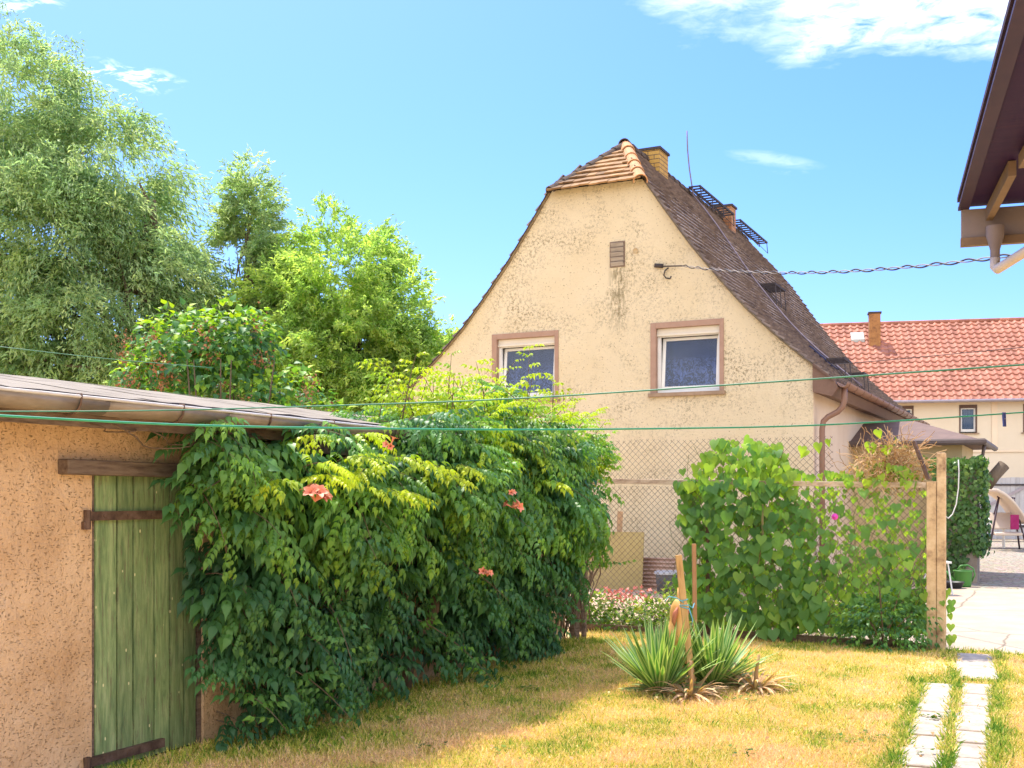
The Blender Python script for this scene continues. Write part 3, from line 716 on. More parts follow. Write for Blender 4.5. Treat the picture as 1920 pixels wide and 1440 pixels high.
# annex on the house's right side
an = MB(); an.box(3.31, 5.3, 3.85, 6.6, 0, 2.55).build('annex_wall', M('annex yellow render', [(.58,.46,.26), (.66,.54,.32)], 2, .95), house)
ar = MB()
ex0, ex1, ey0, ey1, ez = 3.315, 5.66, 3.45, 6.95, 2.62
ar.add([(ex0,ey0,ez), (ex1,ey0,ez), (ex1,ey1,ez), (ex0,ey1,ez), (ex0,5.2,3.1), (4.3,5.2,3.1), (ex0,ey0,ez-.06), (ex1,ey0,ez-.06), (ex1,ey1,ez-.06), (ex0,ey1,ez-.06)],
       [(0,1,5,4), (1,2,5), (2,3,4,5), (6,7,1,0), (7,8,2,1), (6,9,8,7), (0,4,3,9,6)])
aro = ar.build('annex_roof', M('annex roof', [(.13,.085,.07), (.19,.125,.10)], 3, .8, (15,.4,.01)), house)
gx = MB(); gx.tube([(ex0,ey0-.05,ez-.04), (ex1+.05,ey0-.05,ez-.04), (ex1+.05,ey1,ez-.04)], .06, 8); gx.build('annex_gutter', M('dark gutter', [(.09,.065,.06), (.13,.10,.09)], 4, .5), aro)
gx = MB(); gx.tube([(ex1+.03, ey0+.4, ez-.08), (ex1+.0, ey0+.4, ez-.28), (ex1-.28, ey0+.4, ez-.4), (ex1-.32, ey0+.4, 0)], .035, 8); gx.build('annex_downpipe', bpy.data.materials['dark gutter'], aro, True)

# ------------------------------------------------------------------ overhead cable
cab = thing('overhead_cable', 'twisted black and grey power cable running from the yellow gable to the right edge', 'cable', (2.66, 19.62, 5.58))
A = Vector((2.95, 19.36, 5.56)); B = Vector((5.1, 10.2, 3.86)); o0 = Vector(cab.location)
for ph, mt, rr, amp in ((0, M('black cable', [(.03,.027,.03), (.06,.05,.055)], 8, .5, None), .010, .019), (math.pi, M('grey cable', [(.22,.19,.17), (.34,.30,.27)], 8, .5, None), .007, .012)):
    pts = []
    for i in range(261):
        q = i/260; p = A.lerp(B, q); p.z -= .62*4*q*(1-q)*.28; a = 2*math.pi*q*17+ph
        p += Vector((.3*math.cos(a), 0, math.sin(a)))*amp; pts.append(p-o0)
    MB().tube(pts, rr, 5).build('strand', mt, cab, True)
br = MB(); W = Vector((HG[0]+.58*G[0], HG[1]+.58*G[1], 5.63))
br.tube([W-o0, W-o0+Vector((.12,-.10,-.02)), A-o0], .012, 6); br.tube([W-o0+Vector((-.03,-.03,.01)), W-o0+Vector((.11,-.08,-.01))], .038, 8)
hk = W-o0+Vector((.2,-.12,-.05)); br.tube([hk, hk+Vector((-.06,0,-.05)), hk+Vector((-.08,0,-.13)), hk+Vector((-.04,0,-.18)), hk+Vector((.03,0,-.19)), hk+Vector((.05,0,-.15))], .013, 6)
br.build('wall_bracket', DARKM, cab, True)

# ------------------------------------------------------------------ far house with red roof
FH = thing('red_roofed_house', 'long pale house with bright red pantile roof behind the yard', 'house', (9.0, 44.3, 0), math.atan2(-.206, .978))
FW = M('far wall', [(.66,.56,.42), (.72,.62,.48)], .5, .95, None)
fw = [(3.6, 4.22), (5.92, 6.54), (8.19, 8.83), (10.46, 11.1)]; z0, z1 = 3.95, 5.02
x_ = -14; wb = MB(); EV = 5.30
wb.add([(-14,0,0), (16,0,0), (16,0,z0), (-14,0,z0)], [(0,1,2,3)]); wb.add([(-14,0,z1), (16,0,z1), (16,0,EV), (-14,0,EV)], [(0,1,2,3)])
for a, b in fw: wb.add([(x_,0,z0), (a,0,z0), (a,0,z1), (x_,0,z1)], [(0,1,2,3)]); x_ = b
wb.add([(x_,0,z0), (16,0,z0), (16,0,z1), (x_,0,z1)], [(0,1,2,3)])
wb.add([(-14,0,0), (-14,9.4,0), (-14,9.4,EV), (-14,4.7,8.85), (-14,0,EV)], [(4,3,2,1,0)]); wb.add([(16,0,0), (16,9.4,0), (16,9.4,EV), (16,4.7,8.85), (16,0,EV)], [(0,1,2,3,4)])
wb.add([(-14,9.4,0), (16,9.4,0), (16,9.4,EV), (-14,9.4,EV)], [(3,2,1,0)])
wb.build('wall', FW, FH)
MB().box(-14, 16, -.05, -.003, 3.22, 3.30).build('string_course', CREAM2, FH)
MB().box(9.35, 9.55, -.03, -.003, 3.32, EV-.1).build('pilaster', CREAM2, FH)
for a, b in fw:
    wo = MB(); wo.box(a-.0, a+.05, -.02, .14, z0, z1).box(b-.05, b, -.02, .14, z0, z1).box(a+.05, b-.05, -.02, .14, z1-.12, z1)
    wobj = wo.build('window', M('dark brown surround', [(.10,.06,.05), (.14,.09,.07)]), FH)
    fr = MB(); fr.box(a+.05, a+.11, .06, .12, z0+.05, z1-.12).box(b-.11, b-.05, .06, .12, z0+.05, z1-.12).box(a+.11, b-.11, .06, .12, z0+.05, z0+.15).box(a+.11, b-.11, .06, .12, z1-.16, z1-.12)
    fr.build('window_frame', WHITEF, wobj); MB().box(a-.07, b+.07, -.08, .06, z0-.04, z0).build('window_sill', SILL, wobj)
    MB().box(a+.11, b-.11, .085, .09, z0+.15, z1-.16).build('pane', GLASS, wobj)
    cu = MB(); K = 40; vs = []
    for k in range(K+1):
        q = k/K; vs += [(a+.05+(b-a-.1)*q, .2+.02*math.sin(q*40), z0), (a+.05+(b-a-.1)*q, .2+.02*math.sin(q*40), z1)]
    cu.add(vs, [(2*k, 2*k+2, 2*k+3, 2*k+1) for k in range(K)]); cu.build('curtain', M('grey green curtain', [(.16,.20,.17), (.24,.28,.24)], 5, .9, None), wobj, True)
rt = MB(); tw = .285; NC = int(30.6/tw); rows = 17; y0, y1, rz0, rz1 = -.42, 4.7, EV-.18, 8.86
prof = [(0, .0), (.12, .035), (.28, .06), (.45, .045), (.6, .012), (.8, 0.0)]
rr_ = random.Random(5)
for j in range(rows):
    q0, q1 = j/rows, (j+1)/rows; ya, za = y0+(y1-y0)*q0, rz0+(rz1-rz0)*q0; yb, zb = y0+(y1-y0)*q1, rz0+(rz1-rz0)*q1
    for c in range(NC):
        xs = -14.3+c*tw; tt = rr_.random(); vs = []; jj = rr_.uniform(-.006, .006)
        pr = prof+[(1.0, 0)]
        for (px, ph) in pr: vs.append((xs+px*tw, ya-.03+jj, za+.05+ph+jj))
        for (px, ph) in pr: vs.append((xs+px*tw, yb, zb+.012+ph))
        for (px, ph) in pr: vs.append((xs+px*tw, ya-.03+jj, za+.01+ph*.3))
        n1 = len(pr)
        rt.add(vs, [(k, k+1, n1+k+1, n1+k) for k in range(n1-1)] + [(2*n1+k, 2*n1+k+1, k+1, k) for k in range(n1-1)], tt)
rt.add([(-14.3, 9.9, EV-.2), (16.3, 9.9, EV-.2), (16.3, 4.7, 8.86), (-14.3, 4.7, 8.86)], [(0,1,2,3)])
rfo = rt.build('roof', REDT, FH)
rc = MB()
for i in range(78): rc.tube([(-14.3+i*.395, 4.68, 8.86), (-14.3+(i+1.08)*.395, 4.68, 8.885)], [.12, .095], 8, rr_.random())
rc.build('ridge_cap', REDT, rfo)
MB().tube([(-14.3,-.50,EV-.16), (16.3,-.50,EV-.16)], .06, 8).build('gutter', PIPE, FH)
MB().box(5.24, 5.68, 3.15, 3.6, 7.0, 9.10).build('chimney', M('soot stained brick', [(.12,.06,.035), (.34,.16,.06), (.42,.21,.08)], 4, .9, (12,.5,.02)), rfo)
MB().box(5.20, 5.72, 3.11, 3.64, 9.10, 9.17).build('chimney_cap', DARKM, rfo)
sk = MB(); ya, yb = 3.45, 3.95; sk.add([(4.55,ya,rz0+(rz1-rz0)*(ya-y0)/(y1-y0)+.14), (5.08,ya,rz0+(rz1-rz0)*(ya-y0)/(y1-y0)+.14), (5.08,yb,rz0+(rz1-rz0)*(yb-y0)/(y1-y0)+.14), (4.55,yb,rz0+(rz1-rz0)*(yb-y0)/(y1-y0)+.14)], [(0,1,2,3)])
b0 = list(sk.v); sk.add([(x, y, z-.12) for x, y, z in b0], [(3,2,1,0)]); sk.f += [(i, (i+1) % 4, 4+(i+1) % 4, 4+i)[::-1] for i in range(4)]
sk.build('skylight', M('pale skylight', [(.42,.42,.38), (.5,.5,.45)], 2, .3, None), rfo)
# a second distant roof that peeps out left of the gable
DH = thing('distant_red_roof_house', 'distant house whose red tiled roof corner shows left of the yellow gable', 'house', (-4.2, 52, 0), 0)
MB().box(-6, 4.0, 0, 8, 0, 5.6).build('wall', FW, DH)
dr = MB()
for j in range(14):
    q0, q1 = j/14, (j+1)/14
    for c in range(36):
        xs = -6.2+c*.29; dr.add([(xs,-.3+4.4*q0,5.5+2.9*q0+.07), (xs+.14,-.3+4.4*q0,5.5+2.9*q0+.12), (xs+.29,-.3+4.4*q0,5.5+2.9*q0+.07), (xs+.29,-.3+4.4*q1,5.5+2.9*q1+.02), (xs+.14,-.3+4.4*q1,5.5+2.9*q1+.07), (xs,-.3+4.4*q1,5.5+2.9*q1+.02)], [(0,1,4,5), (1,2,3,4)], rr_.random())
dr.add([(-6.2,8.4,5.5), (4.24,8.4,5.5), (4.24,4.1,8.42), (-6.2,4.1,8.42)], [(0,1,2,3)])
dr.build('roof', REDT, DH)

# ------------------------------------------------------------------ shed
SHO = (-2.386, 6.36, 0); shed = thing('garden_shed', 'low clay walled shed with felt roof and green plank door', 'shed', SHO, RZ)
DW = .92; DH_ = 1.73
sb = MB()
def wavy_wall(y0, y1, z0, z1, x=0, nse=.012):
    ny, nz_ = max(2, int((y1-y0)/.06)), max(2, int((z1-z0)/.06)); vs = []
    for j in range(nz_+1):
        for i in range(ny+1):
            yv = y0+(y1-y0)*i/ny; zv = z0+(z1-z0)*j/nz_
            vs.append((x+nse*nval((0, yv, zv), 2.2)+nse*.5*nval((3, yv, zv), 9), yv, zv))
    sb.add(vs, [(j*(ny+1)+i, j*(ny+1)+i+1, (j+1)*(ny+1)+i+1, (j+1)*(ny+1)+i) for j in range(nz_) for i in range(ny)])
wavy_wall(-2.2, 0, 0, DH_); wavy_wall(-2.2, 6.7, DH_, 2.16); wavy_wall(DW, 6.7, 0, DH_)
sb.add([(0,0,0), (-.15,0,0), (-.15,0,DH_), (0,0,DH_)], [(0,1,2,3)]); sb.add([(0,DW,0), (-.15,DW,0), (-.15,DW,DH_), (0,DW,DH_)], [(3,2,1,0)])
sb.add([(0,6.7,0), (-2.3,6.7,0), (-2.3,6.7,2.5), (0,6.7,2.16)], [(0,1,2,3)]); sb.add([(0,-2.2,0), (-2.3,-2.2,0), (-2.3,-2.2,2.5), (0,-2.2,2.16)], [(3,2,1,0)])
sb.add([(-2.3,-2.2,0), (-2.3,6.7,0), (-2.3,6.7,2.5), (-2.3,-2.2,2.5)], [(0,1,2,3)])
sb.build('wall', CLAY, shed, True)
sr = MB(); nY, nX = 60, 14; vs = []
for i in range(nY+1):
    for j in range(nX+1):
        yv = -2.3+9.15*i/nY; xv = .34-2.9*j/nX; zv = 2.13+.42*j/nX + .012*nval((xv, yv, 0), 1.4) - (.01 if j == 0 else 0)
        vs.append((xv, yv, zv))
sr.add(vs, [(i*(nX+1)+j, i*(nX+1)+j+1, (i+1)*(nX+1)+j+1, (i+1)*(nX+1)+j)[::-1] for i in range(nY) for j in range(nX)])
sro = sr.build('roof', FELT, shed, True)
seams = MB()
for i in range(9):
    yv = -1.8+i*1.0; seams.add([(.34,yv,2.142), (.34,yv+.06,2.142), (-2.56,yv+.09,2.56), (-2.56,yv+.03,2.56)], [(0,1,2,3)])
seams.build('felt_seam', FELT, sro)
se = MB(); n_ = 90; vs = []
for i in range(n_+1):
    yv = -2.3+9.15*i/n_; e = .01*nval((0, yv, 0), 4); vs += [(.345, yv, 2.13+e), (.35, yv, 2.075+e*1.5), (.30, yv, 2.045)]
se.add(vs, [(3*i, 3*i+1, 3*i+4, 3*i+3) for i in range(n_)] + [(3*i+1, 3*i+2, 3*i+5, 3*i+4) for i in range(n_)])
se.build('felt_drip_edge', FELTD, sro)
sf = MB(); sf.box(.012, .31, -2.25, 6.8, 2.02, 2.045); sf.box(.28, .305, -2.25, 6.8, 1.96, 2.02); sf.build('eaves_board', OLDWOOD, shed)
GX = .435
gto = gutter(GX, -2.2, 5.2, 2.092, .075, ZINC, shed, seg=8, drop=-.015)
MB().tube([(GX+.078, -2.2, 2.099), (GX+.078, 1.4, 2.092), (GX+.078, 5.2, 2.084)], .009, 6).build('gutter_rim', ZINCL, gto, True)
for yv in (-.55, .18, .95, 1.62, 2.5, 3.4):
    z_ = 2.092-.015*(yv+2.2)/7.4
    MB().tube([(GX-.09,yv,z_+.03)] + [(GX+math.cos(math.pi+math.pi*k/8)*.083, yv, z_+math.sin(math.pi+math.pi*k/8)*.083) for k in range(9)] + [(GX+.083,yv,z_+.018), (GX+.05,yv,z_+.02)], .006, 5).build('gutter_bracket', RUST, gto, True)
# broken second gutter length tucked under the first
MB().beam((.30, 1.35, 1.935), (.32, 2.2, 1.915), .03, .07).build('loose_batten', OLDWOODH, shed)
MB().beam((.03, -.24, 1.755), (.03, 1.5, 1.745), .10, .085).build('lintel', OLDWOODH, shed, bevel=.008)
MB().box(-.14, -.02, 0, .035, 0, DH_-.01).box(-.14, -.02, DW-.04, DW, 0, DH_-.01).build('door_frame', OLDWOOD, shed)
dr = MB(); yv = .04; r = random.Random(12)
for wdt in (.168, .128, .172, .13, .125, .11):
    w0 = min(wdt, DW-.045-yv)
    K = 24; vs = []
    for k in range(K+1):
        z = .02+(DH_-.04)*k/K; e = .0025*r.uniform(-1, 1)
        vs += [(-.05, yv+e, z), (-.014, yv+e, z), (-.014, yv+w0-.014+e, z), (-.05, yv+w0-.014+e, z)]
    dr.add(vs, [(4*k+a, 4*k+(a+1) % 4, 4*k+4+(a+1) % 4, 4*k+4+a)[::-1] for k in range(K) for a in range(4)], r.random()); yv += wdt
dro = dr.build('door', PLANK, shed); 
MB().box(-.075, -.055, .036, DW-.042, .0, DH_-.015).build('door_backing', DARK, dro)
for z_ in (1.48, .085):
    h = MB(); h.box(-.012, .016, -.05, .56, z_-.026, z_+.026); h.tube([(.012,-.045,z_-.075), (.012,-.045,z_+.035)], .020, 8); h.box(-.03, .022, -.075, -.046, z_-.075, z_-.03)
    for yv in (.08, .26, .45): h.tube([(.016,yv,z_), (.021,yv,z_)], .010, 8)
    h.build('strap_hinge', RUST, dro)
ht = MB()
for (y0, z0, y1, z1, sg) in ((-.15, 1.99, .55, 1.93, .09), (.12, 1.97, .62, 1.96, .07), (.7, 1.98, 1.0, 1.96, .04), (1.0, 1.96, 1.3, 1.95, .05), (1.4, 1.94, 1.75, 1.84, .06), (-.3,1.98,.05,1.97,.03)):
    ht.tube([(.30+.05*math.sin(k), y0+(y1-y0)*k/10, z0+(z1-z0)*k/10-sg*4*(k/10)*(1-k/10)) for k in range(11)], .0045, 5)
tag(ht.build('dry_tendrils', STEM), 'thin bare dry tendrils hanging under the shed gutter', 'tendrils'); bpy.data.objects['dry_tendrils'].location = SHO; bpy.data.objects['dry_tendrils'].rotation_euler = (0,0,RZ)
# broken timber post at the shed's far end
dpst = MB(); 
for (x, y, w_, h_, l) in ((.08, 6.78, .1, 1.7, .02), (.16, 6.85, .05, 1.75, .05), (-.10, 6.75, .09, 1.6, -.02)):
    dpst.tube([(x, y, 0), (x+l*.4, y+.01, h_*.4), (x+l, y, h_)], [w_*.6, w_*.5, w_*.45], 7)
for i in range(90):
    x, y = random.uniform(-.14, .24), random.uniform(6.5, 6.9); h = random.uniform(.5, 1.75); z0 = random.uniform(0, .6)
    dpst.tube([(x+.10*nval((x*9, k*.5, y*9), 1, i), y+.10*nval((y*9, k*.5, x*9), 1, i+5), min(1.8, z0+h*k/7)) for k in range(8)], random.uniform(.003, .008), 4, cap=False)
dp_o = tag(dpst.build('timber_post', OLDWOOD), 'dark weathered timber post wrapped in dry stems between hedge and wire fence', 'post'); dp_o.location = SHO; dp_o.rotation_euler = (0,0,RZ)

# ------------------------------------------------------------------ trumpet vine
vine = thing('trumpet_vine', 'big trumpet vine with pinnate leaves and coral flowers over the shed', 'climbing plant', SHO, RZ)
C1, C2, C3 = compound_leaf(4, 1, .55, .52), compound_leaf(3, 2, .75, .56), compound_leaf(5, 3, .5, .48)
def vn(s, z):     # how far the hedge stands out from the wall
    base = .36 + .50*math.exp(-((z-1.65)/.48)**2) + .12*math.exp(-((z-.9)/.4)**2)*(1 if s > 2.4 else .3)
    edge = min(1, max(0, (s-.45)/.9)); base = .22 + (base-.22)*edge
    b = .26*nval((s, z, 0), 1.5, 3) + .14*nval((s, z, 5), 3.7, 1)
    if s > 6.2: base *= max(.4, 1-(s-6.2)*.9)
    return base + b
def accept(s, z):
    if z > 2.02 and s < 2.6: return False
    smin = .60 if z > 1.3 else (.78 if z > .7 else .92)
    if z < 1.8 and s < smin + .12*nval((s, z, 1), 3): return False
    if z < 1.45 and s > 6.3: return False
    if z < .30 + .35*nval((s, 2, 2), 1.4, 9) and s > 1.5: return False
    zt = 1.94 if s < 2.4 else (2.02+.35*min(1, (s-2.4)/.8))
    return z < zt
fol = Leaves(); stems = MB(); CC = (C1, C2, C3)
def spray(base, d, nodes, step, lsize, t0, t1, sag, r0=.006):
    """an arching side shoot with opposite pinnate leaves"""
    p = Vector(base); d = Vector(d).normalized(); pts = [p.copy()]
    for i in range(nodes):
        d = (d + Vector((random.uniform(-.12,.12), random.uniform(-.12,.12), -sag))).normalized(); p = p + d*step; pts.append(p.copy())
        if p.x < .04 and p.z < 2.1: p.x = .05
        q = (i+1)/nodes; sd = d.cross(Vector((0,0,1)))
        sd = sd.normalized() if sd.length > .05 else Vector((0,1,0))
        for sg in (-1, 1):
            if random.random() < .08: continue
            yv = sd*sg*(1.0-.45*q) + d*(.45+.4*q) + Vector((random.uniform(-.2,.2), random.uniform(-.2,.2), random.uniform(-.25,.3)))
            zv = Vector((.25+random.uniform(-.25,.25), random.uniform(-.25,.25), 1))
            fol.add(random.choice(CC), [tuple(p)], [tuple(yv)], [tuple(zv)], [lsize*(1-.45*q*q)*random.uniform(.8,1.15)], [min(1, max(0, t0+(t1-t0)*q+random.uniform(-.10,.10)))])
    fol.add(C2, [tuple(p)], [tuple(d)], [(0,0,1)], [lsize*.5], [min(1, t1+.08)])
    stems.tube(pts, [r0*(1-.75*i/nodes) for i in range(nodes+1)], 4, cap=False)
cnt = 0; tries = 0
while cnt < 380 and tries < 20000:
    tries += 1
    s = random.uniform(.55, 5.8); z = random.uniform(.15, 2.0)
    if not accept(s, z): continue
    if z < 1.35 and s > 1.0 and nval((s, z, 0), 1.7, 7) < -.12 + .24*(1.35-z): continue
    cnt += 1; k = vn(s, z); a = random.gauss(-.25, .8)
    if s < 1.1: a = max(a, -.2)
    nd_ = random.randint(4, 8)
    spray((max(.08, k-.38), s, z+.05), (math.cos(a), math.sin(a), random.uniform(.0, .7)), nd_, random.uniform(.07, .10), random.uniform(.23, .36), .15+.10*(z > 1.3)+.45*max(0, nval((s, z, 9), 1.5)) + (.08 if z > 1.35 and s < 3.2 else 0), .46+.20*(z > 1.35), random.uniform(.12, .3))  # upper sprays get a yellower tint: sunlight put into the leaf colour
# inner leaf layer, tinted dark to paint in the shade inside the hedge
m_ = 0; ip = []
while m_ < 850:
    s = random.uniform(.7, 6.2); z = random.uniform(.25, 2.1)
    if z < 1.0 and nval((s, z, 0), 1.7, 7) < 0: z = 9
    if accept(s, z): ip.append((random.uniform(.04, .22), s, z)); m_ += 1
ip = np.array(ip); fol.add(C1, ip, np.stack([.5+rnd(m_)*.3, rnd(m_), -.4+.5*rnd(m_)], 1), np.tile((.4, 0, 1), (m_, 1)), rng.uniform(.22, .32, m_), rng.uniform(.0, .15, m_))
# mound above the gutter, on the end of the roof, and overhang towards the fence
for _ in range(60):
    s = random.uniform(.85, 2.3); z = random.uniform(.05, .9)*(1 if s < 1.5 else 1.0)
    if s > 1.5: z = max(z, .3)
    a = random.gauss(-.1, .7); spray((.10, s, z), (math.cos(a), math.sin(a), random.uniform(-.1, .5)), random.randint(3, 5), .07, random.uniform(.2, .27), .2, .45, .2)
for _ in range(120):
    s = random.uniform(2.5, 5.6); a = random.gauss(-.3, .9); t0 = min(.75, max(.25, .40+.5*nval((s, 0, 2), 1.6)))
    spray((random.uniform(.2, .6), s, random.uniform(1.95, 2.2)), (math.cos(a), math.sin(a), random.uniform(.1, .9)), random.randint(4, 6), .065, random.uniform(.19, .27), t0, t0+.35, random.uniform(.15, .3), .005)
for _ in range(170):
    s = random.uniform(2.9, 5.7); x = random.uniform(-.9, .7); top = 2.22+.16*math.sin((s-2.9)/4.2*math.pi)+.42*nval((s, x, 0), 1.8, 5)-(.25 if s < 3.3 else 0)
    if s > 6.5: top -= (s-6.5)*.35
    z = random.uniform(1.9, top)
    if x < .25: z = random.uniform(2.15, max(2.2, top))
    a = random.uniform(0, 6.28); t0 = min(.8, max(.2, .38+.5*nval((s, x, 2), 1.6)))
    spray((x, s, z-.05), (math.cos(a)+.3, math.sin(a), random.uniform(.2, 1.1)), random.randint(4, 6), .06, random.uniform(.18, .26), t0, t0+.38, random.uniform(.1, .25), .005)
mp = []
for _ in range(420):
    a = rdir(1)[0]*random.random()**.4; mp.append((.30+a[0]*.26, 6.50+a[1]*.36, 2.02+a[2]*.28))
mp = np.array(mp); m_ = len(mp); fol.add(C2, mp, np.stack([.4+rnd(m_), rnd(m_), .1+.5*rnd(m_)], 1), np.stack([.2*rnd(m_), .2*rnd(m_), np.ones(m_)], 1), rng.uniform(.12, .2, m_), np.clip(rng.normal(.68, .15, m_), 0, 1))
def shoot(base, tip, n, size, tintb, bow=.1, r0=.006):
    b = Vector(base); t_ = Vector(tip); P = []; pts = []
    for i in range(n+1):
        q = i/n; p = b.lerp(t_, q); p.z -= bow*4*q*(1-q)*-.5; pts.append(p)
    stems.tube(pts, [r0*(1-.7*i/n) for i in range(n+1)], 5)
    for i in range(1, n+1):
        p = pts[i]; k = 1 - .5*i/n
        for sg in (-1, 1):
            a = random.uniform(0, 6.28)
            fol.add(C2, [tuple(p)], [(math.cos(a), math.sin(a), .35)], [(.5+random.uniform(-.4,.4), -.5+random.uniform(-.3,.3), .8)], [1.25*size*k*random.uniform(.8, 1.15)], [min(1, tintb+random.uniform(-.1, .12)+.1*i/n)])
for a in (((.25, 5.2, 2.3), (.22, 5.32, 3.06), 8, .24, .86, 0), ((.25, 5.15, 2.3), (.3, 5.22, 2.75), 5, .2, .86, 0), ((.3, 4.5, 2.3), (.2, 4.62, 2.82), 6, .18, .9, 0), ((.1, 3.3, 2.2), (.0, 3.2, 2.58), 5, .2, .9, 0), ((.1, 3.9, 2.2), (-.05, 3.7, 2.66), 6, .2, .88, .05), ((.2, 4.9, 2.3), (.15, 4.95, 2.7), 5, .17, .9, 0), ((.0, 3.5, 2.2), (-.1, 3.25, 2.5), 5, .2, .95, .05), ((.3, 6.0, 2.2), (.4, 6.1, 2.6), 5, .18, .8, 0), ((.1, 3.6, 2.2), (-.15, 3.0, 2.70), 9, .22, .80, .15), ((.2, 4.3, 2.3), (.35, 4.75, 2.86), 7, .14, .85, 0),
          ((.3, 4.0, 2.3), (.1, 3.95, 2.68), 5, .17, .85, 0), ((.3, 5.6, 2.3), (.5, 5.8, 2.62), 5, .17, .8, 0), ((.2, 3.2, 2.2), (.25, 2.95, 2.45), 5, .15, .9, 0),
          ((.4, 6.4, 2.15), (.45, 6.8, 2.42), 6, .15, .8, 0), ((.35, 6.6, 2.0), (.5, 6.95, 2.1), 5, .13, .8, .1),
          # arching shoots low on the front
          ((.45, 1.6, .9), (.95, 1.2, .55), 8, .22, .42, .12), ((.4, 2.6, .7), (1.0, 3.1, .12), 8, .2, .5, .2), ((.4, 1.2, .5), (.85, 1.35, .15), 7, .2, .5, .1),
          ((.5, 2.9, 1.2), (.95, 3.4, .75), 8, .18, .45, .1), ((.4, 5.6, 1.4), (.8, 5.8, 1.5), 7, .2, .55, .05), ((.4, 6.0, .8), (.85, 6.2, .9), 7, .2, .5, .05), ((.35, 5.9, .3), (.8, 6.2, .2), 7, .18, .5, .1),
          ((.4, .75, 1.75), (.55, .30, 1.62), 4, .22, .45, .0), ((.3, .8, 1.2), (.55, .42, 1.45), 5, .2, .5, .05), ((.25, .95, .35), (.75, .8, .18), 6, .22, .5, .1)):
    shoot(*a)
for (s_, z_, nn_) in ((1.15,1.78,.62), (1.3,1.70,.66), (1.5,1.82,.62), (1.75,1.74,.70), (2.0,1.84,.66), (1.0,1.66,.55), (2.35,1.80,.68), (2.6,1.72,.72), (2.9,1.80,.66), (1.6,1.62,.72), (1.45,1.97,.48), (1.75,2.0,.5), (3.4,1.85,.6), (3.9,1.9,.6), (1.9,1.6,.75), (4.4,1.7,.7)):
    a = random.gauss(-.5, .5); spray((nn_, s_, z_), (math.cos(a), math.sin(a), .55), 6, .05, .21, .80, 1.0, .16, .005)
for _ in range(46):
    s_ = random.uniform(3.0, 6.3); a = random.uniform(0, 6.28)
    spray((random.uniform(-.1, .55), s_, random.uniform(2.15, 2.4)), (math.cos(a), math.sin(a), 1.0), 5, .055, .18, .72, 1.0, .1, .005)
for _ in range(22):
    s_ = random.uniform(2.9, 6.3); x_ = random.uniform(-.3, .5); h_ = random.uniform(.25, .5)
    shoot((x_, s_, 2.2), (x_+random.uniform(-.15, .2), s_+random.uniform(-.3, .25), 2.3+h_), random.randint(4, 7), random.uniform(.15, .21), random.uniform(.78, .9), random.uniform(0, .08))
vine_fol = fol.build('foliage', VINE, vine)
for i in range(60):
    s = random.uniform(.9, 7.0); z = random.uniform(.0, .3); z2 = random.uniform(1.2, 2.1); pts = []
    for k in range(9):
        q = k/8; pts.append((.08+.35*q*random.uniform(.8, 1.2), s+.4*nval((s, q, 1), 2.5)+q*random.uniform(-.02, .02), z+(z2-z)*q))
    stems.tube(pts, [random.uniform(.006, .018)*(1-.6*k/8) for k in range(9)], 5)
stems.tube([(.15, 3.1, 0), (.18, 3.15, .3), (.26, 3.4, .65), (.22, 3.5, 1.1), (.3, 3.2, 1.7)], [.06, .05, .045, .04, .03], 8)
stems.build('stem', STEM, vine, True)
def flower(p, d, n, size):
    fb = MB()
    for k in range(n):
        a = Vector(d)+Vector((random.gauss(0,.45), random.gauss(0,.6), random.gauss(.1,.45))); a.normalize(); x = a.orthogonal().normalized(); y = a.cross(x); vs = []
        L_ = size*random.uniform(.8, 1.15); prof_ = [(0,.04), (.4,.06), (.75,.11), (.9,.18), (1.0,.40)]
        for q, rr in prof_:
            for j in range(20):
                an = 2*math.pi*j/20; f_ = rr*(1+(.28*math.cos(5*an) if q == 1 else 0)); dz = -.06*q*q
                vs.append(Vector(p)+a*q*L_+(x*math.cos(an)+y*math.sin(an))*f_*L_+Vector((0,0,dz*L_)))
        fb.add(vs, [(i*20+j, i*20+(j+1) % 20, (i+1)*20+(j+1) % 20, (i+1)*20+j) for i in range(len(prof_)-1) for j in range(20)])
    fb.build('flower', FLOWER, vine, True)
flower((.80, 1.02, 1.56), (.5, -.5, .4), 8, .10); flower((1.02, 3.32, 1.50), (.5, -.3, .3), 4, .08); flower((1.02, 3.28, 1.60), (.5, -.3, .3), 2, .06)
flower((1.0, 2.9, 1.0), (.5, -.5, .1), 3, .07); flower((.85, 1.80, 1.93), (.3, -.3, .6), 3, .07)

# ------------------------------------------------------------------ wire fence
fence = thing('wire_fence', 'chain link fence with peeling cream metal rail and posts', 'fence', (FX, FY, 0), RZ)
MB().box(-.115, -.02, -.03, .03, 0, 1.74).build('post', PEEL, fence, bevel=.006)
MB().box(-.017, .07, -.04, .045, 0, 2.03).build('post', PEEL, fence, bevel=.01)
MB().beam((-.10, 0, 1.76), (-.24, .02, 2.15), .06, .03).build('strut', RUST, fence)
MB().beam((-3.98, 0, 1.765), (-.118, 0, 1.70), .04, .055).build('top_rail', PEELR, fence, bevel=.004)
MB().beam((-2.35, .02, .05), (-.12, .02, .02), .05, .11).beam((-4.0, .02, .05), (-2.36, .02, .05), .05, .08).build('kick_board', OLDWOODH, fence)
MB().box(-4.0, -3.95, -.02, .03, 0, 1.78).build('post', RUST, fence)
MB().beam((-2.42, .0, 0), (-2.42, .0, 1.70), .035, .035, up=(0,1,0)).build('post', RUST, fence)
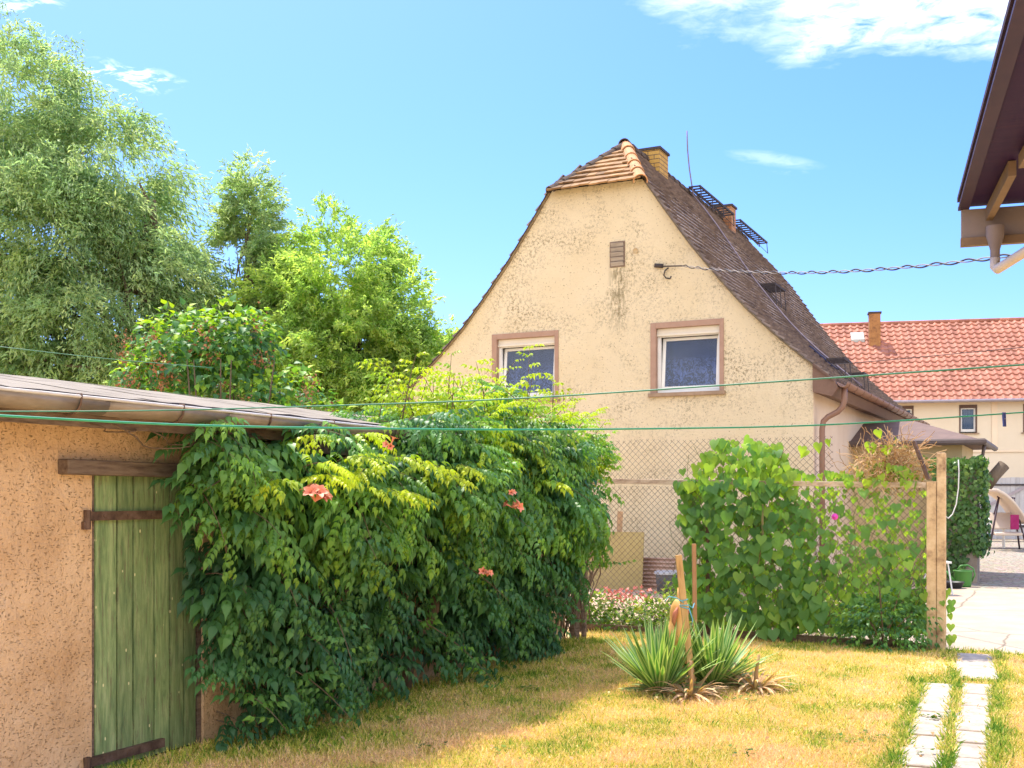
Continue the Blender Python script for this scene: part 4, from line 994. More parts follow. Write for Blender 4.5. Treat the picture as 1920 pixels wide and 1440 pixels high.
def chain(x0, x1, z0, z1, y, pitch, rad, wob=.01, sgn=1):
    c = MB(); H_ = z1-z0; n = int((x1-x0)/pitch)
    for k in range(-int(H_/pitch)-1, n+1):
        for sg in (1, -1):
            # a straight run leaning 45 degrees, clipped to the panel
            a0 = x0+k*pitch; pts = []
            q0, q1 = (max(0, x0-a0), min(H_, x1-a0)) if sg == 1 else (max(0, (a0+H_)-x1), min(H_, a0+H_-x0))
            if q1-q0 < .02: continue
            m = max(2, int((q1-q0)/.25)+1)
            for j in range(m):
                t = q0+(q1-q0)*j/(m-1); x = a0+t if sg == 1 else a0+H_-t
                pts.append((x+wob*nval((x, t, 0), 1.7), y+sg*.003+wob*2*nval((x, t, 4), 1.2), z0+t+wob*nval((x, t, 8), 2.0)))
            c.tube(pts, rad, 3, cap=False)
    return c
chain(-3.93, -.13, .08, 1.70, .03, .072, .0028).build('wire_mesh', WIRE, fence)
chain(-3.75, -1.1, 1.76, 2.24, .25, .075, .0025, .03).build('wire_mesh', WIRE, fence)
# ---- heart-leaved climber on the fence
bind = thing('heart_leaf_climber', 'climber with broad heart shaped leaves smothering the wire fence', 'climbing plant', (FX, FY, 0), RZ)
HL = leaf_blade(heart=True, drop=.18, fold=.22); HL2 = leaf_blade(heart=True, drop=.35, fold=.4)
def hl(n, fx, fz, fy, s0, s1, t0, t1, cond=None, face=-1, tilt=.6):
    P = []
    while len(P) < n:
        x, z, y = random.uniform(*fx), random.uniform(*fz), random.uniform(*fy)
        if cond is None or cond(x, z): P.append((x, y, z))
    P = np.array(P); lvz.add(HL if random.random() < .5 else HL2, P, np.stack([.55*rnd(n), -.35+.3*rnd(n), -1+.35*rnd(n)], 1), np.stack([tilt*rnd(n), face+tilt*rnd(n), .55+.3*rnd(n)], 1), rng.uniform(s0, s1, n), rng.uniform(t0, t1, n))
lvz = Leaves()
def dense(x, z): 
    e = -2.72 + .18*nval((0, z, 0), 2.5, 3) + (.12 if z < .6 else 0)
    return z > .14+.12*nval((x, 0, 0), 3, 2) and x > e and x < -1.18-.40*max(0, z-.5)*.6+.3*nval((x, z, 0), 2, 1)
hl(430, (-2.95, -.9), (.04, 1.78), (-.20, -.02), .055, .145, .0, .75, dense)
hl(420, (-2.8, -1.0), (.12, 1.78), (.05, .30), .08, .15, .2, .9, dense)
def upper(x, z): return z < 2.24-.30*abs((x+2.05)/.55)**2+.1*nval((x, z, 0), 5)
hl(230, (-2.75, -1.45), (1.70, 2.32), (-.2, .3), .07, .13, .4, 1, upper, tilt=.8)
hl(540, (-1.6, -.13), (.16, 1.2), (-.10, .34), .055, .115, .15, .9, lambda x, z: random.random() < 1.15-z and z > .3+.2*nval((x, 0, 0), 3, 2)-.1)
hl(470, (-1.5, -.13), (.2, 1.68), (.10, .9), .045, .085, .4, 1.0)
hl(26, (-1.45, -.15), (.8, 1.66), (-.08, -.03), .08, .12, .2, .6)
hl(80, (-1.5, -.2), (1.72, 2.05), (-.1, .35), .06, .10, .5, 1, lambda x, z: z < 1.8+.22*nval((x, 0, 0), 2.2, 6)+.1, tilt=.8)
hl(9, (-1.4, -.3), (2.05, 2.3), (-.05, .2), .08, .11, .9, 1, tilt=.9)
hl(14, (.02, .14), (.1, .75), (-.05, .03), .05, .085, .4, .9, lambda x, z: x < .16-z*.05)
lvz.build('foliage', HEARTM, bind)
bs = MB()
for i in range(70):
    x = random.uniform(-2.75, -.15); h = random.uniform(.8, 2.2 if x < -1.6 else 1.8); x2 = x
    pts = []
    for k in range(10):
        q = k/9; pts.append((x+.22*nval((x, q*3, 0), 1.5, i)+.08*math.sin(q*9+i), random.uniform(-.03, .09), h*q))
    bs.tube(pts, .0035, 4)
bs.tube([(-1.78, -.12, 1.5), (-1.77, -.13, 1.1), (-1.86, -.14, .7)], .014, 6)
bs.build('stem', M('green twining stems', [(.10,.13,.04), (.24,.18,.08)], 8, .8, None), bind)
fl = MB(); c = Vector((-1.02, -.08, 1.37)); 
fl.lathe([(.004, .03), (.01, .015), (.022, .004), (.036, 0)], n=10); fo = fl.build('flower', M('magenta petals', [(.62,.03,.35), (.75,.10,.5)], 30, .6, None), bind); fo.location = c; fo.rotation_euler = (R(90), 0, 0)
# dry tangle above the rail near the post
tg = thing('dry_stem_tangle', 'tangle of dry brown stems piled above the rail beside the tall post', 'dead plant', (FX, FY, 1.72), RZ)
tb = MB()
for i in range(420):
    a = Vector((random.gauss(-.52, .22), random.uniform(-.05, .4), random.gauss(.22, .13))); p = a.copy(); pts = []; d = Vector(rdir(1)[0])
    if a.z > .5-1.1*abs(a.x+.5)**1.5 or a.z < -.03 or a.x > -.1: continue
    for k in range(7):
        pts.append(p.copy()); d = (d + Vector(rdir(1)[0])*.55); d.normalize(); p = p + d*.05
    tb.tube(pts, .0032, 3, random.random(), cap=False)
tb.build('stem', DRY, tg)
tl = Leaves(); P = np.stack([rng.normal(-.52, .24, 500), rng.uniform(-.05, .4, 500), np.abs(rng.normal(.2, .13, 500))], 1); P = P[(P[:,0] < -.08) & (P[:,2] < .5-1.0*np.abs(P[:,0]+.5)**1.4)]
tl.add(leaf_blade(.5), P, rdir(len(P)), rdir(len(P)), rng.uniform(.03, .07, len(P)), rng.uniform(.1, 1, len(P))); tl.build('dead_leaves', DRY, tg)
tl = Leaves(); P = P[::4]+np.array([0,0,.0]); tl.add(leaf_blade(.5), P, rdir(len(P)), rdir(len(P)), rng.uniform(.04, .07, len(P)), rng.uniform(.3, .9, len(P))); tl.build('green_leaves', WEED, tg)

# ---- leafy shrub at the fence foot
def bushy(name, label, cat, loc, rad, n, tmpl, size, mat, tints, stemmat=STEM, droop=.3, nst=14, rz=RZ):
    t = thing(name, label, cat, loc, rz); lf = Leaves(); d = rdir(n); d[:, 2] = np.abs(d[:, 2])*1.0
    rr = rng.random(n)**.35; lump = np.array([.82+.5*nval(v, 1.6, loc[0]) for v in d]); P = d*rr[:, None]*lump[:, None]*np.array(rad)
    lf.add(tmpl, P, d+np.stack([.6*rnd(n), .6*rnd(n), .3*rnd(n)-droop], 1), np.stack([.4*rnd(n), .4*rnd(n)-.3, np.ones(n)], 1), rng.uniform(size[0], size[1], n), rng.uniform(tints[0], tints[1], n))
    lf.build('foliage', mat, t); s = MB()
    for i in range(nst):
        v = rdir(1)[0]; v[2] = abs(v[2])+.4; e = v*np.array(rad)*.7; s.tube([(0,0,0), tuple(e*.5+np.array([0,0,.05])), tuple(e)], [.008, .006, .003], 5)
    s.build('stem', stemmat, t); return t
bushy('leafy_shrub', 'low dark green shrub at the fence foot beside the double post', 'shrub', (FX-.52*G[0]-.12*D[0], FY-.52*G[1]-.12*D[1], 0), (.46, .26, .72), 330, C2, (.12, .19), VINE, (.3, .72))

# ------------------------------------------------------------------ objects behind the fence
WB = M('ochre board', [(.34,.26,.10), (.42,.33,.14)], 3, .8, (15,.3,.005))
o = MB().box(-.50, .50, -.012, .012, 0, .98).build('leaning_board', WB); tag(o, 'ochre wooden board leaning on the house wall behind the wire mesh', 'board'); o.location = (1.72, 18.9, 0); o.rotation_euler = (R(-6), 0, RZ)
o = MB().beam((0,0,0), (.05,0,1.32), .09, .06, up=(0,1,0)).build('upright_plank', M('plank wood', [(.36,.22,.12), (.5,.33,.19)], 6, .8)); tag(o, 'short reddish wood plank standing up behind the ochre board', 'plank'); o.location = (1.80, 19.15, 0)
cs = MB(); K = 96; vs = []
for k in range(K+1):
    z = .52*k/K; yv = .018*math.sin(k*2*math.pi/12); vs += [(-.42, yv, z), (.42, yv, z)]
cs.add(vs, [(2*k, 2*k+1, 2*k+3, 2*k+2) for k in range(K)]); o = cs.build('corrugated_sheet', M('red brown corrugated sheet', [(.36,.22,.17), (.48,.34,.28)], 3, .7, None), smooth=True)
sol = o.modifiers.new('thick', 'SOLIDIFY'); sol.thickness = .004
tag(o, 'corrugated red brown sheet standing against the house wall', 'metal sheet'); o.location = (2.36, 19.0, .02); o.rotation_euler = (R(-7), 0, RZ)
bn = thing('plastic_tub', 'round dark grey plastic tub with lid behind the wire fence', 'tub', (2.52, 18.1, 0)); GREYP = M('dark grey plastic', [(.09,.10,.11), (.13,.14,.15)], 5, .5, None)
MB().lathe([(0,0), (.17,0), (.20,.3), (.205,.33)], n=24).build('body', GREYP, bn, True)
MB().lathe([(.222,.32), (.222,.36), (.19,.375), (0,.38)], n=24).build('lid', M('light grey lid', [(.34,.34,.34), (.42,.42,.42)], 5, .5, None), bn, True)

# weeds and flowers behind the fence
lv = Leaves(); n = 6800; P = []
while len(P) < n:
    x = random.uniform(-4.2, -.95); y = random.uniform(.2, 7.4); q = nval((x, y, 0), 1.1, 2)
    if q > .0 or (x < -2.2 and y < 1.6 and random.random() < .6) or (x > -2.4 and y < 1.2): P.append((x, y, random.random()**1.6*(.22+.38*max(0, q)+(.42 if x > -2.6 and y < 1.4 else 0))))
for k in range(1500):
    x = random.uniform(-4.1, -2.55); q = random.random()**1.5; P[k] = (x, random.uniform(-.06, .55), q*(.30+.22*nval((x, 0, 0), 3, 4)))
P = np.array(P); W2 = np.stack([FX+P[:,0]*G[0]+P[:,1]*D[0], FY+P[:,0]*G[1]+P[:,1]*D[1], P[:,2]], 1)
lv.add(leaf_blade(.6), W2, rdir(n)+np.array([0,0,.5]), rdir(n)*.5+np.array([0,0,1]), rng.uniform(.04, .10, n), rng.uniform(0, .88, n))
tag(lv.build('weeds', WEED), kind='stuff')
pf = Leaves(); n = 130; P = np.stack([1.55+.42*rng.normal(size=n)*.6, 16.0+.35*rng.normal(size=n), .10+.16*rng.random(n)], 1)
t_ = thing('pink_flower_patch', 'low patch of salmon pink flowers seen through the wire mesh', 'flowers', (1.55, 16, 0)); P -= np.array([1.55, 16, 0])
pf.add(leaf_blade(.8), P, rdir(n), rdir(n)+np.array([0,0,1]), rng.uniform(.04, .08, n), rng.uniform(0, 1, n)); pf.build('petals', M('salmon petals', [(.62,.16,.13), (.72,.30,.24)], 9, .7, None), t_)
pf = Leaves(); P = P*np.array([1.2,1.2,.7]); pf.add(leaf_blade(.6), P, rdir(n), rdir(n)+np.array([0,0,1]), rng.uniform(.05, .08, n), rng.uniform(0, .6, n)); pf.build('leaves', WEED, t_)

# ------------------------------------------------------------------ yucca group with stakes
def straps(n, L0, L1, w, up0, up1, droop, mb_t=(.2, .6), seed=1, edge=True):
    r = random.Random(seed); V = MB(); K = 7
    for i in range(n):
        a = r.uniform(0, 2*math.pi); el = r.uniform(up0, up1); L_ = r.uniform(L0, L1); p = Vector((.05*math.cos(a), .05*math.sin(a), .03)); d = Vector((math.cos(a)*math.cos(el), math.sin(a)*math.cos(el), math.sin(el)))
        sd = Vector((-math.sin(a), math.cos(a), 0)); vs = []; ts = []; tc_ = r.uniform(*mb_t)
        dr_ = droop*r.uniform(.3, 1.3)
        for k in range(K+1):
            q = k/K; ww = w*(.55+1.1*q if q < .4 else (1.0-((q-.4)/.6)**2.2))*r.uniform(.97, 1.03)*.5; nrm = d.cross(sd).normalized()
            vs += [p - sd*ww + nrm*ww*-.35, p - sd*ww*.6 + nrm*ww*-.2, p.copy(), p + sd*ww*.6 + nrm*ww*-.2, p + sd*ww + nrm*ww*-.35]; ts += [1.0, .84, tc_, .84, 1.0] if edge else [tc_]*5
            d = (d + Vector((0, 0, -dr_*(.2+q)/K))).normalized(); p = p + d*(L_/K)
            if p.z < .02: p.z = .02
        b = len(V.v); V.add(vs, [(5*k+j, 5*k+j+1, 5*k+j+6, 5*k+j+5) for k in range(K) for j in range(4)]); V.t[b:] = ts
    return V
for i, (x, y, s_, lb) in enumerate(((1.19, 9.0, 1, 'variegated yucca with arching striped leaves left of the leaning stake'), (1.66, 9.3, 2, 'variegated yucca with upright striped leaves right of the leaning stake'))):
    yc = thing('yucca', lb, 'plant', (x, y, 0), 0, 'yuccas in the lawn')
    straps(115, .36, .66, .048, .5, 1.4, .45, seed=s_).build('leaves', YUC, yc, True)
    straps(44, .24, .36, .042, .0, .5, 1.5, (.0, .4), seed=s_+7).build('lower_leaves', YUC, yc, True)
yc = thing('yucca', 'small yucca rosette behind the clump at the right of the stakes', 'plant', (1.88, 9.55, 0), 0, 'yuccas in the lawn')
straps(34, .22, .38, .035, .3, 1.3, .6, seed=9).build('leaves', YUC, yc, True)
for i, (x, y, lb, sd_) in enumerate(((1.40, 8.78, 'bundle of dead brown yucca leaves in front of the stake', 21), (1.98, 9.12, 'bundle of dead brown yucca leaves at the right end of the clump', 22))):
    dy = thing('dead_yucca', lb, 'dead plant', (x, y, 0), 0, 'dead yucca bundles')
    straps(110, .18, .38, .026, -.1, .9, 2.4, (.2, 1.), seed=sd_, edge=False).build('leaves', DRY, dy, True)
    MB().tube([(0,0,0), (.01,.0,.16), (.03 if i else -.0,0,.30)], [.022, .016, .012], 7).build('stalk', DRY, dy, True)
STK = M('stake wood', [(.36,.19,.07), (.52,.31,.12), (.60,.38,.17)], 7, .75, (20,.5,.004), stretch=(3,3,.6))
o = MB().beam((0,0,-.05), (-.125,0,1.12), .052, .03, up=(0,1,0)).build('wooden_stake', STK, bevel=.003); o.location = (1.455, 8.95, 0); tag(o, 'thick pale wooden stake leaning left in front of the yuccas', 'stake')
o = MB().beam((0,0,-.05), (-.015,0,1.17), .036, .03, up=(0,1,0)).build('wooden_stake', M('red stake wood', [(.34,.16,.07), (.46,.24,.11)], 7, .75, (20,.5,.004)), bevel=.003); o.location = (1.615, 9.85, 0); tag(o, 'thinner reddish stake standing upright behind the leaning one', 'stake')
st = MB()
for z_, a in ((.72, 0), (.76, .2), (.70, -.3)):
    st.tube([(1.455-.125*z_/1.12+.034*math.cos(2*math.pi*k/12), 8.95+.022*math.sin(2*math.pi*k/12), z_+a*.03*math.cos(2*math.pi*k/12)) for k in range(13)], .004, 5)
st.tube([(1.37, 8.93, .74), (1.31, 8.92, .78), (1.25, 8.93, .79), (1.22, 8.93, .75)], .004, 5); st.tube([(1.41, 8.95, .72), (1.50, 9.3, .66), (1.6, 9.83, .65)], .004, 5); st.tube([(1.41, 8.93, .70), (1.44, 8.92, .60), (1.43, 8.92, .56)], .004, 5)
tag(st.build('blue_string', M('blue twine', [(.08,.38,.48), (.18,.5,.58)], 20, .7, None), smooth=True), 'turquoise string tied round the wooden stakes', 'string')
# terracotta ornament
CL = M('orange terracotta', [(.62,.27,.07), (.80,.42,.13), (.82,.50,.22)], 5, .6, (14,.3,.004))
ob = MB(); n = 26; prof = [(.05,.0), (.065,.02), (.07,.10), (.085,.20), (.102,.29), (.104,.36), (.092,.42), (.075,.47), (.070,.52), (.074,.57), (.070,.62), (.052,.66), (.030,.685), (.0,.69)]; vs = []
for rr, z in prof:
    for k in range(n):
        a = 2*math.pi*k/n; fx_ = 1 + (.14*math.cos(3*a+z*8) if .4 < z < .66 else .05*math.cos(2*a)); vs.append((rr*fx_*math.cos(a)+.04*(z-.3), rr*fx_*.85*math.sin(a), z))
ob.add(vs, [(i*n+k, i*n+(k+1) % n, (i+1)*n+(k+1) % n, (i+1)*n+k) for i in range(len(prof)-1) for k in range(n)])
orn = thing('terracotta_ornament', 'orange terracotta garden ornament with pointed tip among the yuccas', 'ornament', (1.375, 9.25, .06)); ob.build('body', CL, orn, True)
MB().tube([(.005,0,.66), (.004,0,.72), (-.004,0,.775)], [.03, .018, .004], 10).build('tip', CL, orn, True)
MB().tube([(-.015,-.062,.62), (-.038,-.075,.57), (-.05,-.07,.50), (-.04,-.066,.46)], [.006, .022, .016, .004], 8).tube([(.04,-.062,.63), (.058,-.075,.58), (.055,-.07,.52)], [.006, .020, .004], 8).build('ear_fold', M('red terracotta', [(.42,.13,.07), (.55,.2,.1)], 5, .6, None), orn, True)

# ------------------------------------------------------------------ clothes lines and peg
def line(name, label, pts, rad, mat):
    o = pts[0]; t = []
    for i in range(len(pts)-1):
        for k in range(12):
            t.append(Vector(pts[i]).lerp(Vector(pts[i+1]), k/12))
    t.append(Vector(pts[-1])); # smooth
    for _ in range(14): t = [t[0]]+[(t[i-1]+t[i]*2+t[i+1])/4 for i in range(1, len(t)-1)]+[t[-1]]
    return tag(MB().tube([p-Vector(o) for p in t], rad, 6).build(name, mat, smooth=True), label, 'clothes line')
def px(x, y, Y): return ((x-960)/2100*Y, Y, 1.6+(928-y)/2100*Y)
GRN = M('green plastic line', [(.015,.22,.10), (.03,.32,.17)], 14, .45, None, spec=.5)
GRN2 = M('dull green line', [(.02,.13,.07), (.05,.20,.11)], 14, .45, None)
ln = line('clothes_line', 'lower bright green clothes line crossing under the shed gutter, with a peg on it', [px(-250, 765, 2.7), px(350, 799, 3.3), px(960, 807, 4.1), px(1535, 800, 4.9), px(2150, 757, 5.6)], .0034, GRN); ln.location = px(-250, 765, 2.7)
ln = line('clothes_line', 'upper green clothes line crossing below the two gable windows', [px(-250, 772, 5.0), px(290, 771, 5.2), px(930, 751, 4.6), px(1480, 714, 4.0), px(2150, 668, 3.5)], .0032, GRN2); ln.location = px(-250, 772, 5.0)
ln = line('clothes_line', 'faint thin line in front of the red pantile roof', [px(1560, 684, 12.5), px(1700, 672, 12), px(1920, 651, 11.0), px(2100, 634, 10.5)], .004, DARKM); ln.location = px(1560, 684, 12.5)
ln = line('clothes_line', 'thin pale green wire in front of the willow', [px(-150, 632, 11), px(0, 650, 11), px(190, 672, 11.5), px(400, 690, 12)], .004, GRN2); ln.location = px(-150, 632, 11)
peg = thing('clothes_peg', 'dark blue clothes peg hanging on the lower green line', 'clothes peg', px(1882, 778, 5.27))
PEGM = M('blue peg plastic', [(.03,.04,.16), (.05,.07,.25)], 9, .4, None, spec=.5)
MB().beam((-.004,0,.012), (-.001,-.004,-.055), .010, .007, up=(1,0,0)).beam((.005,0,.012), (.009,.004,-.055), .010, .007, up=(1,0,0)).build('jaw', PEGM, peg, bevel=.001)
MB().tube([(-.006,.0,-.018), (.010,.0,-.018)], .004, 8).build('spring', PIPE, peg)

# ------------------------------------------------------------------ neighbour's eaves, upper right
EV_ = thing('neighbour_house', 'house whose dark boarded eaves and pale downpipe enter at the upper right corner', 'house', (2.41, 6.0, 0), -math.atan2(.328, 1.0))
PUR = M('dark stained boards', [(.020,.007,.045), (.030,.010,.055), (.042,.015,.052)], 4, .6, (18,.4,.004), stretch=(.5,14,.5), spec=.12)
EZ = 3.14
MB().box(0, 3.5, -5.2, 0, EZ, EZ+.03).build('soffit', PUR, EV_)
vb = MB(); vb.box(-.02, .035, -5.2, .0, EZ-.018, EZ-.002)
vb.build('verge_board', M('brown verge trim', [(.03,.015,.05), (.05,.025,.06)], 4, .6, None), EV_)
rf = MB()
rf.add([(-.022,-5.2,EZ+.035), (3.5,-5.2,EZ+.035), (3.5,.03,EZ+.035), (-.022,.03,EZ+.035), (-.022,-5.2,EZ+.06), (3.5,-5.2,EZ+1.6), (3.5,.03,EZ+1.6), (-.022,.03,EZ+.06)], [(3,2,1,0), (4,5,6,7), (0,1,5,4), (2,3,7,6), (3,0,4,7), (1,2,6,5)])
rf.build('roof', M('violet brown roof edge', [(.02,.01,.03), (.05,.025,.05)], 8, .8, (30,.5,.004)), EV_)
bb = MB(); bb.box(-.005, 3.5, -.03, -.004, EZ-.17, EZ-.02)
bb.build('fascia', M('grey fascia', [(.20,.16,.16), (.26,.21,.20)], 4, .7, None), EV_)
MB().box(-.008, 3.5, -.042, .002, EZ-.215, EZ-.172).build('fascia_strip', M('yellow pine strip', [(.17,.11,.075), (.24,.16,.10)], 6, .7, None), EV_)
MB().beam((.16, -.85, EZ-.04), (.13, -.06, EZ-.06), .035, .07).beam((.20, -1.25, EZ-.04), (.19, -.95, EZ-.04), .03, .06).build('bracket', bpy.data.materials['yellow pine strip'], EV_)
MB().beam((.45, -5.2, EZ-.05), (.45, -.06, EZ-.05), .06, .09).build('rafter', PUR, EV_)
gp = MB(); gp.lathe([(.045,.08), (.045,.03), (.024,-.045), (.024,-.11)], c=(.155,-.10,EZ-.215), n=14); gp.build('gutter_funnel', bpy.data.materials['grey fascia'], EV_, True)
gp = MB(); gp.tube([(.155,-.10,EZ-.30), (.155,-.10,EZ-.345), (.165,-.13,EZ-.365), (.20,-.22,EZ-.355), (.75,-1.6,EZ-.19)], .026, 12); gp.build('downpipe', M('pale downpipe', [(.56,.46,.38), (.66,.56,.48)], 5, .5, None), EV_, True)
MB().box(1.05, 1.3, -5.2, -.1, 0, EZ-.002).build('wall', CREAM, EV_)

# ------------------------------------------------------------------ ivy pillar, watering can, yard furniture
IVL = leaf_blade(.95, .15, .25)
def fr_(u, v, z=0): return (FX+u*G[0]+v*D[0], FY+u*G[1]+v*D[1], z)
iv = thing('ivy_covered_wall', 'old wall stub completely covered in dark ivy behind the tall fence post', 'ivy', fr_(-.62, 9.7), RZ)
MB().box(-.36, .34, 0, .7, 0, 2.1).build('wall_stub', M('old masonry', [(.20,.16,.13), (.32,.27,.22)], 5, .95, (12,.8,.02)), iv)
il = Leaves(); n = 3400; P = np.zeros((n, 3)); Nn = np.zeros((n, 3)); k = rng.integers(0, 3, n); u = rnd(n)
P[:, 2] = .12+2.14*rng.random(n); bulge = np.array([.10*nval((a, b, 0), 2.4, 3) for a, b in zip(u, P[:, 2])])
fr0 = k == 0; P[fr0, 0] = u[fr0]*.42; P[fr0, 1] = -.06-bulge[fr0]; Nn[fr0] = (0, -1, .2)
fr1 = k == 1; P[fr1, 0] = .40+bulge[fr1]+.04; P[fr1, 1] = .35+u[fr1]*.4; Nn[fr1] = (1, -.2, .2)
fr2 = k == 2; P[fr2, 0] = u[fr2]*.42; P[fr2, 1] = -.05+np.abs(u[fr2][::-1])*.6; P[fr2, 2] = 2.12+np.abs(bulge[fr2])+.1*rng.random(fr2.sum()); Nn[fr2] = (0, -.2, 1)
low = (P[:, 2] < .55) & (P[:, 0] > .15); P = P[~low]; Nn = Nn[~low]; n = len(P)
P += rng.normal(size=P.shape)*.03
il.add(IVL, P, np.stack([.6*rnd(n), -.3+.3*rnd(n), -1+.6*rnd(n)], 1), Nn+.55*rdir(n), rng.uniform(.06, .11, n), np.clip(rng.normal(.45, .25, n)+(P[:,2]-1.3)*.15, 0, 1)); il.build('foliage', IVY, iv)
hp = [(1797, 862), (1798, 885), (1797, 915), (1793, 945), (1786, 964), (1778, 972), (1771, 966), (1767, 950)]
hp = [Vector(((x-960)/2100*19.85, 19.85, 1.6+(928-y)/2100*19.85)) for x, y in hp]
o = MB().tube(hp, .010, 6).build('hanging_hose', WHITEF, smooth=True); tag(o, 'thin white hose hanging in a loop in front of the ivy', 'hose')
wc = thing('watering_can', 'green plastic watering can standing on the concrete by the ivy', 'watering can', (7.83, 19.45, .012)); GP = M('green plastic', [(.055,.20,.035), (.085,.27,.05)], 5, .45, None, spec=.5)
MB().lathe([(0,0), (.13,0), (.14,.02), (.155,.26), (.165,.27), (.16,.28), (.15,.275)], n=24).build('body', GP, wc, True)
MB().tube([(-.12,0,.08), (-.22,-.02,.16), (-.30,-.03,.26)], [.03, .022, .018], 10).build('spout', GP, wc, True)
MB().tube([(-.10,0,.28), (-.04,0,.36), (.08,0,.37), (.18,0,.31), (.21,0,.2), (.15,0,.08)], .014, 8).build('handle', GP, wc, True)
o = MB().lathe([(0,0), (.15,0), (.20,.10), (.21,.11), (.19,.105), (.14,.02), (0,.02)], n=24).build('black_bowl', M('black rubber', [(.02,.02,.022), (.04,.04,.045)], 5, .5, None), smooth=True); tag(o, 'shallow black bowl on the concrete left of the watering can', 'bowl'); o.location = (7.5, 19.1, .012)
stl = thing('white_stool', 'small white stool almost hidden behind the tall fence post', 'stool', (6.83, 17.9, .012))
MB().box(-.20, .14, -.15, .15, .50, .53).build('seat', WHITEF, stl)
for sx, sy in ((-.18,-.13), (.12,-.13), (-.18,.13), (.12,.13)): MB().tube([(sx*.8,sy*.8,.5), (sx*1.25,sy*1.25,0)], .012, 6).build('leg', WHITEF, stl)
# sawn log lying on the ivy wall
o = MB().tube([(0,0,0), (.16,0,.2), (.34,0,.40)], [.12, .11, .115], 14).build('sawn_log', BARK, smooth=True); tag(o, 'thick sawn log leaning out to the right of the ivy', 'log'); o.location = (9.15, 21.6, 1.78)
# swing seat
sw_ = thing('garden_swing', 'garden swing seat with beige canopy and dark legs in front of the grey boards', 'swing seat', (14.2, 32.3, 0), R(-4))
SWM = M('beige canvas', [(.56,.46,.37), (.64,.54,.45)], 3, .9, (10,.3,.01)); LEG = M('dark swing tube', [(.05,.03,.04), (.08,.05,.06)], 3, .4, None)
for a, b in (((-.15,0,1.55), (-.55,-.35,0)), ((-.15,0,1.55), (-.35,.6,0)), ((.25,0,1.5), (.50,-.4,0)), ((.25,0,1.5), (.65,.6,0))): MB().tube([a, b], .028, 8).build('leg', LEG, sw_, True)
MB().tube([(-.2,0,1.55), (.3,0,1.5)], .028, 8).build('top_bar', LEG, sw_, True)
ca = MB(); K = 12; vs = []
for k in range(K+1):
    q = k/K; x = -.42+.86*q; z = 1.78-.75*q-.18*q*q+.12*math.sin(q*3.1); vs += [(x,-.62,z), (x,.6,z+.03), (x,-.62,z-.10), (x,.6,z-.07)]
ca.add(vs, [(4*k, 4*k+4, 4*k+5, 4*k+1) for k in range(K)]+[(4*k+2, 4*k+3, 4*k+7, 4*k+6) for k in range(K)]+[(4*k, 4*k+2, 4*k+6, 4*k+4) for k in range(K)]+[(0,1,3,2), (4*K, 4*K+2, 4*K+3, 4*K+1)])
ca.build('canopy', SWM, sw_, True)
MB().beam((-.02,-.1,.62), (-.02,.25,1.08), .72, .06).build('backrest', SWM, sw_, bevel=.02)
MB().beam((-.02,-.45,.48), (-.02,-.05,.5), .74, .08).build('seat', SWM, sw_, bevel=.02)
tb_ = thing('garden_table', 'round white cloth covered table behind the swing seat', 'table', (14.75, 33.6, 0))
MB().lathe([(.75,.72), (.70,.86), (.45,.93), (0,.95)], n=28).build('tabletop', WHITEF, tb_, True); MB().tube([(0,0,0), (0,0,.9)], .04, 8).build('leg', WHITEF, tb_)
o = MB().box(-.12, .12, -.02, .02, 0, .42).build('purple_towel', M('purple cloth', [(.24,.01,.08), (.34,.03,.14)], 6, .9, (9,.5,.02)), bevel=.01); tag(o, 'dark magenta towel hanging behind the swing seat', 'towel'); o.location = (14.25, 31.75, .62)
# grey board gate
gw = thing('grey_board_gate', 'tall grey plank gate with diagonal brace at the end of the yard', 'gate', (13.2, 39.5, 0), math.atan2(-.206, .978))
GB_ = M('grey painted boards', [(.36,.35,.36), (.47,.46,.47)], 4, .8, (12,.4,.005), stretch=(2,2,.3), tintvar=.12); b_ = MB()
for i in range(48): b_.box(-1+i*.15, -1+i*.15+.143, 0, .03, .08, 2.2+random.uniform(-.01, .01), random.random())
b_.build('board_panel', GB_, gw)
MB().box(-1, 6.2, -.035, -.004, 1.92, 1.98).box(-1, 6.2, -.035, -.004, .48, .56).build('cross_rail', DARKM, gw)
MB().beam((2.2,-.03,.6), (4.6,-.03,1.9), .03, .09).build('brace', PIPE, gw)

